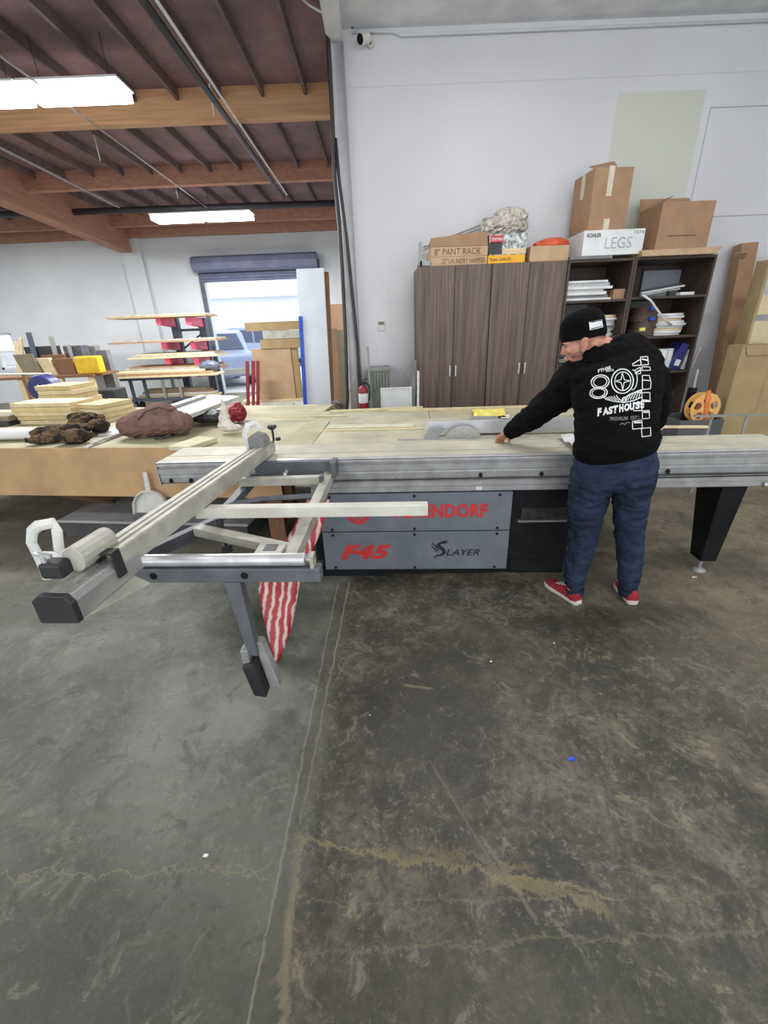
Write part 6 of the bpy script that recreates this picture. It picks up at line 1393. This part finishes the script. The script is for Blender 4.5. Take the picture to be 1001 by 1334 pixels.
# checkered column
for q_ in ([(690, 358), (735, 355), (740, 405), (695, 408)], [(640, 402), (690, 372), (694, 408), (645, 412)], [(700, 418), (750, 420), (752, 440), (700, 442)], [(655, 440), (690, 420), (692, 462), (660, 462)], [(702, 472), (745, 472), (756, 515), (752, 555), (702, 560)], [(700, 500), (750, 505)], [(660, 575), (695, 560), (700, 580)], [(700, 580), (748, 578), (750, 634), (700, 636)], [(645, 642), (698, 640), (700, 690), (648, 692)], [(702, 692), (744, 690), (746, 738), (702, 742)], [(640, 758), (698, 750), (702, 800), (642, 806)], [(696, 802), (752, 796), (755, 846), (700, 854)]):
    stroke(pr, q_, 5, close=len(q_) > 2)
for x0_, y0_, x1_, y1_ in ((705, 625, 745, 630), (650, 648, 695, 648), (708, 700, 742, 700), (650, 765, 694, 764), (700, 370, 735, 378), (660, 455, 690, 440)): stroke(pr, [(x0_, y0_), (x1_, y1_)], 9)
pr.build('back_print', M['print'], hdo)
def htext(body_, x_, y_, w_, h_, ang, m_, offset=.0, shear=0., bv=None, par=None):
    vs, fs = text_mesh(body_, 1, offset, shear)
    bm = bmesh.new(); bvv = [bm.verts.new(v_) for v_ in vs]
    for f_ in fs:
        try: bm.faces.new([bvv[i] for i in f_])
        except Exception: pass
    x0 = min(v_[0] for v_ in vs); x1 = max(v_[0] for v_ in vs); y0 = min(v_[1] for v_ in vs); y1 = max(v_[1] for v_ in vs)
    c_, s_ = math.cos(ang), math.sin(ang); out = []
    for v_ in bm.verts:
        a_ = (v_.co.x - x0) / (x1 - x0) * w_; b_ = (v_.co.y - y0) / (y1 - y0) * h_
        out.append(onto(*C2(x_ + a_ * c_ + b_ * s_, y_ + a_ * s_ - b_ * c_), bv or bv_h, .0035))
    bm.verts.index_update(); fs2 = [tuple(v_.index for v_ in f_.verts) for f_ in bm.faces]; bm.free()
    MB().add(out, fs2).build('lettering', m_, par or hdo)
for i, ch in enumerate('FASTHOUSE'):
    htext(ch, 422 + i * (34.0 if i < 8 else 33.6), 727 - i * 6.3, 36 if ch != 'E' else 32, 46 + (3 if i in (0, 4) else 0), -.18, M['print'], .06, .3)
htext('FTHSE', 428, 455, 84, 20, -.28, M['print'], .03, .1); htext('RACE', 478, 452, 48, 12, -.18, M['print'], .02)
htext('PREMIUM', 500, 755, 112, 24, -.05, M['greyprint'], .04); htext('CHILL', 628, 748, 62, 24, -.05, M['greyprint'], .04)
stroke(pr2 := MB(), [(562, 778), (580, 768), (592, 778), (606, 764), (626, 766)], 6); pr2.build('signature_print', M['greyprint'], hdo)
bv_j = surf(jno)
M['stitch'] = mat('dark_denim_seam', (34, 42, 62), (28, 34, 50), 30, .9)
pk = MB()
for q_ in ([(352, 738), (350, 745), (362, 790), (430, 800), (458, 760)], [(560, 760), (575, 800), (630, 795), (668, 745)]): 
    stroke(pk, [((640 + x_ / 3.254 - 690) * 4.767, (390 + y_ / 3.254 - 390) * 4.767) for x_, y_ in q_], 6, bv_j)
stroke(pk, [((640 + x_ / 3.254 - 690) * 4.767, (390 + y_ / 3.254 - 390) * 4.767) for x_, y_ in ((510, 700), (506, 780), (503, 850))], 6, bv_j)
pk.build('seam', M['stitch'], jno)
# white label on the beanie
lb_ = MB(); nx, ny = 8, 5; L0 = [(370, 142), (452, 124), (458, 172), (376, 192)]; vs = []
for j in range(ny):
    for i in range(nx):
        s_, t_ = i / (nx - 1), j / (ny - 1)
        x_ = (L0[0][0] * (1 - s_) + L0[1][0] * s_) * (1 - t_) + (L0[3][0] * (1 - s_) + L0[2][0] * s_) * t_
        y_ = (L0[0][1] * (1 - s_) + L0[1][1] * s_) * (1 - t_) + (L0[3][1] * (1 - s_) + L0[2][1] * s_) * t_
        vs.append(onto(*C2(x_, y_), bv_b, .004))
lb_.add(vs, [(j * nx + i, j * nx + i + 1, (j + 1) * nx + i + 1, (j + 1) * nx + i) for j in range(ny - 1) for i in range(nx - 1)]); lb_.build('white_label', M['print'], bno)
lt = MB()
stroke(lt, [(384, 142), (452, 128)], 5, bv_b); stroke(lt, [(384, 184), (452, 166)], 5, bv_b); 
lt.v = [p + (CAM - p).normalized() * .002 for p in lt.v]; lt.build('label_stripes', M['hoodie'], bno)
# ================================================================= LIGHT
wd = bpy.data.worlds.new('world'); sc.world = wd; wd.use_nodes = True
bg = wd.node_tree.nodes['Background']; bg.inputs[0].default_value = (.93, .965, 1.0, 1); bg.inputs[1].default_value = 2.4
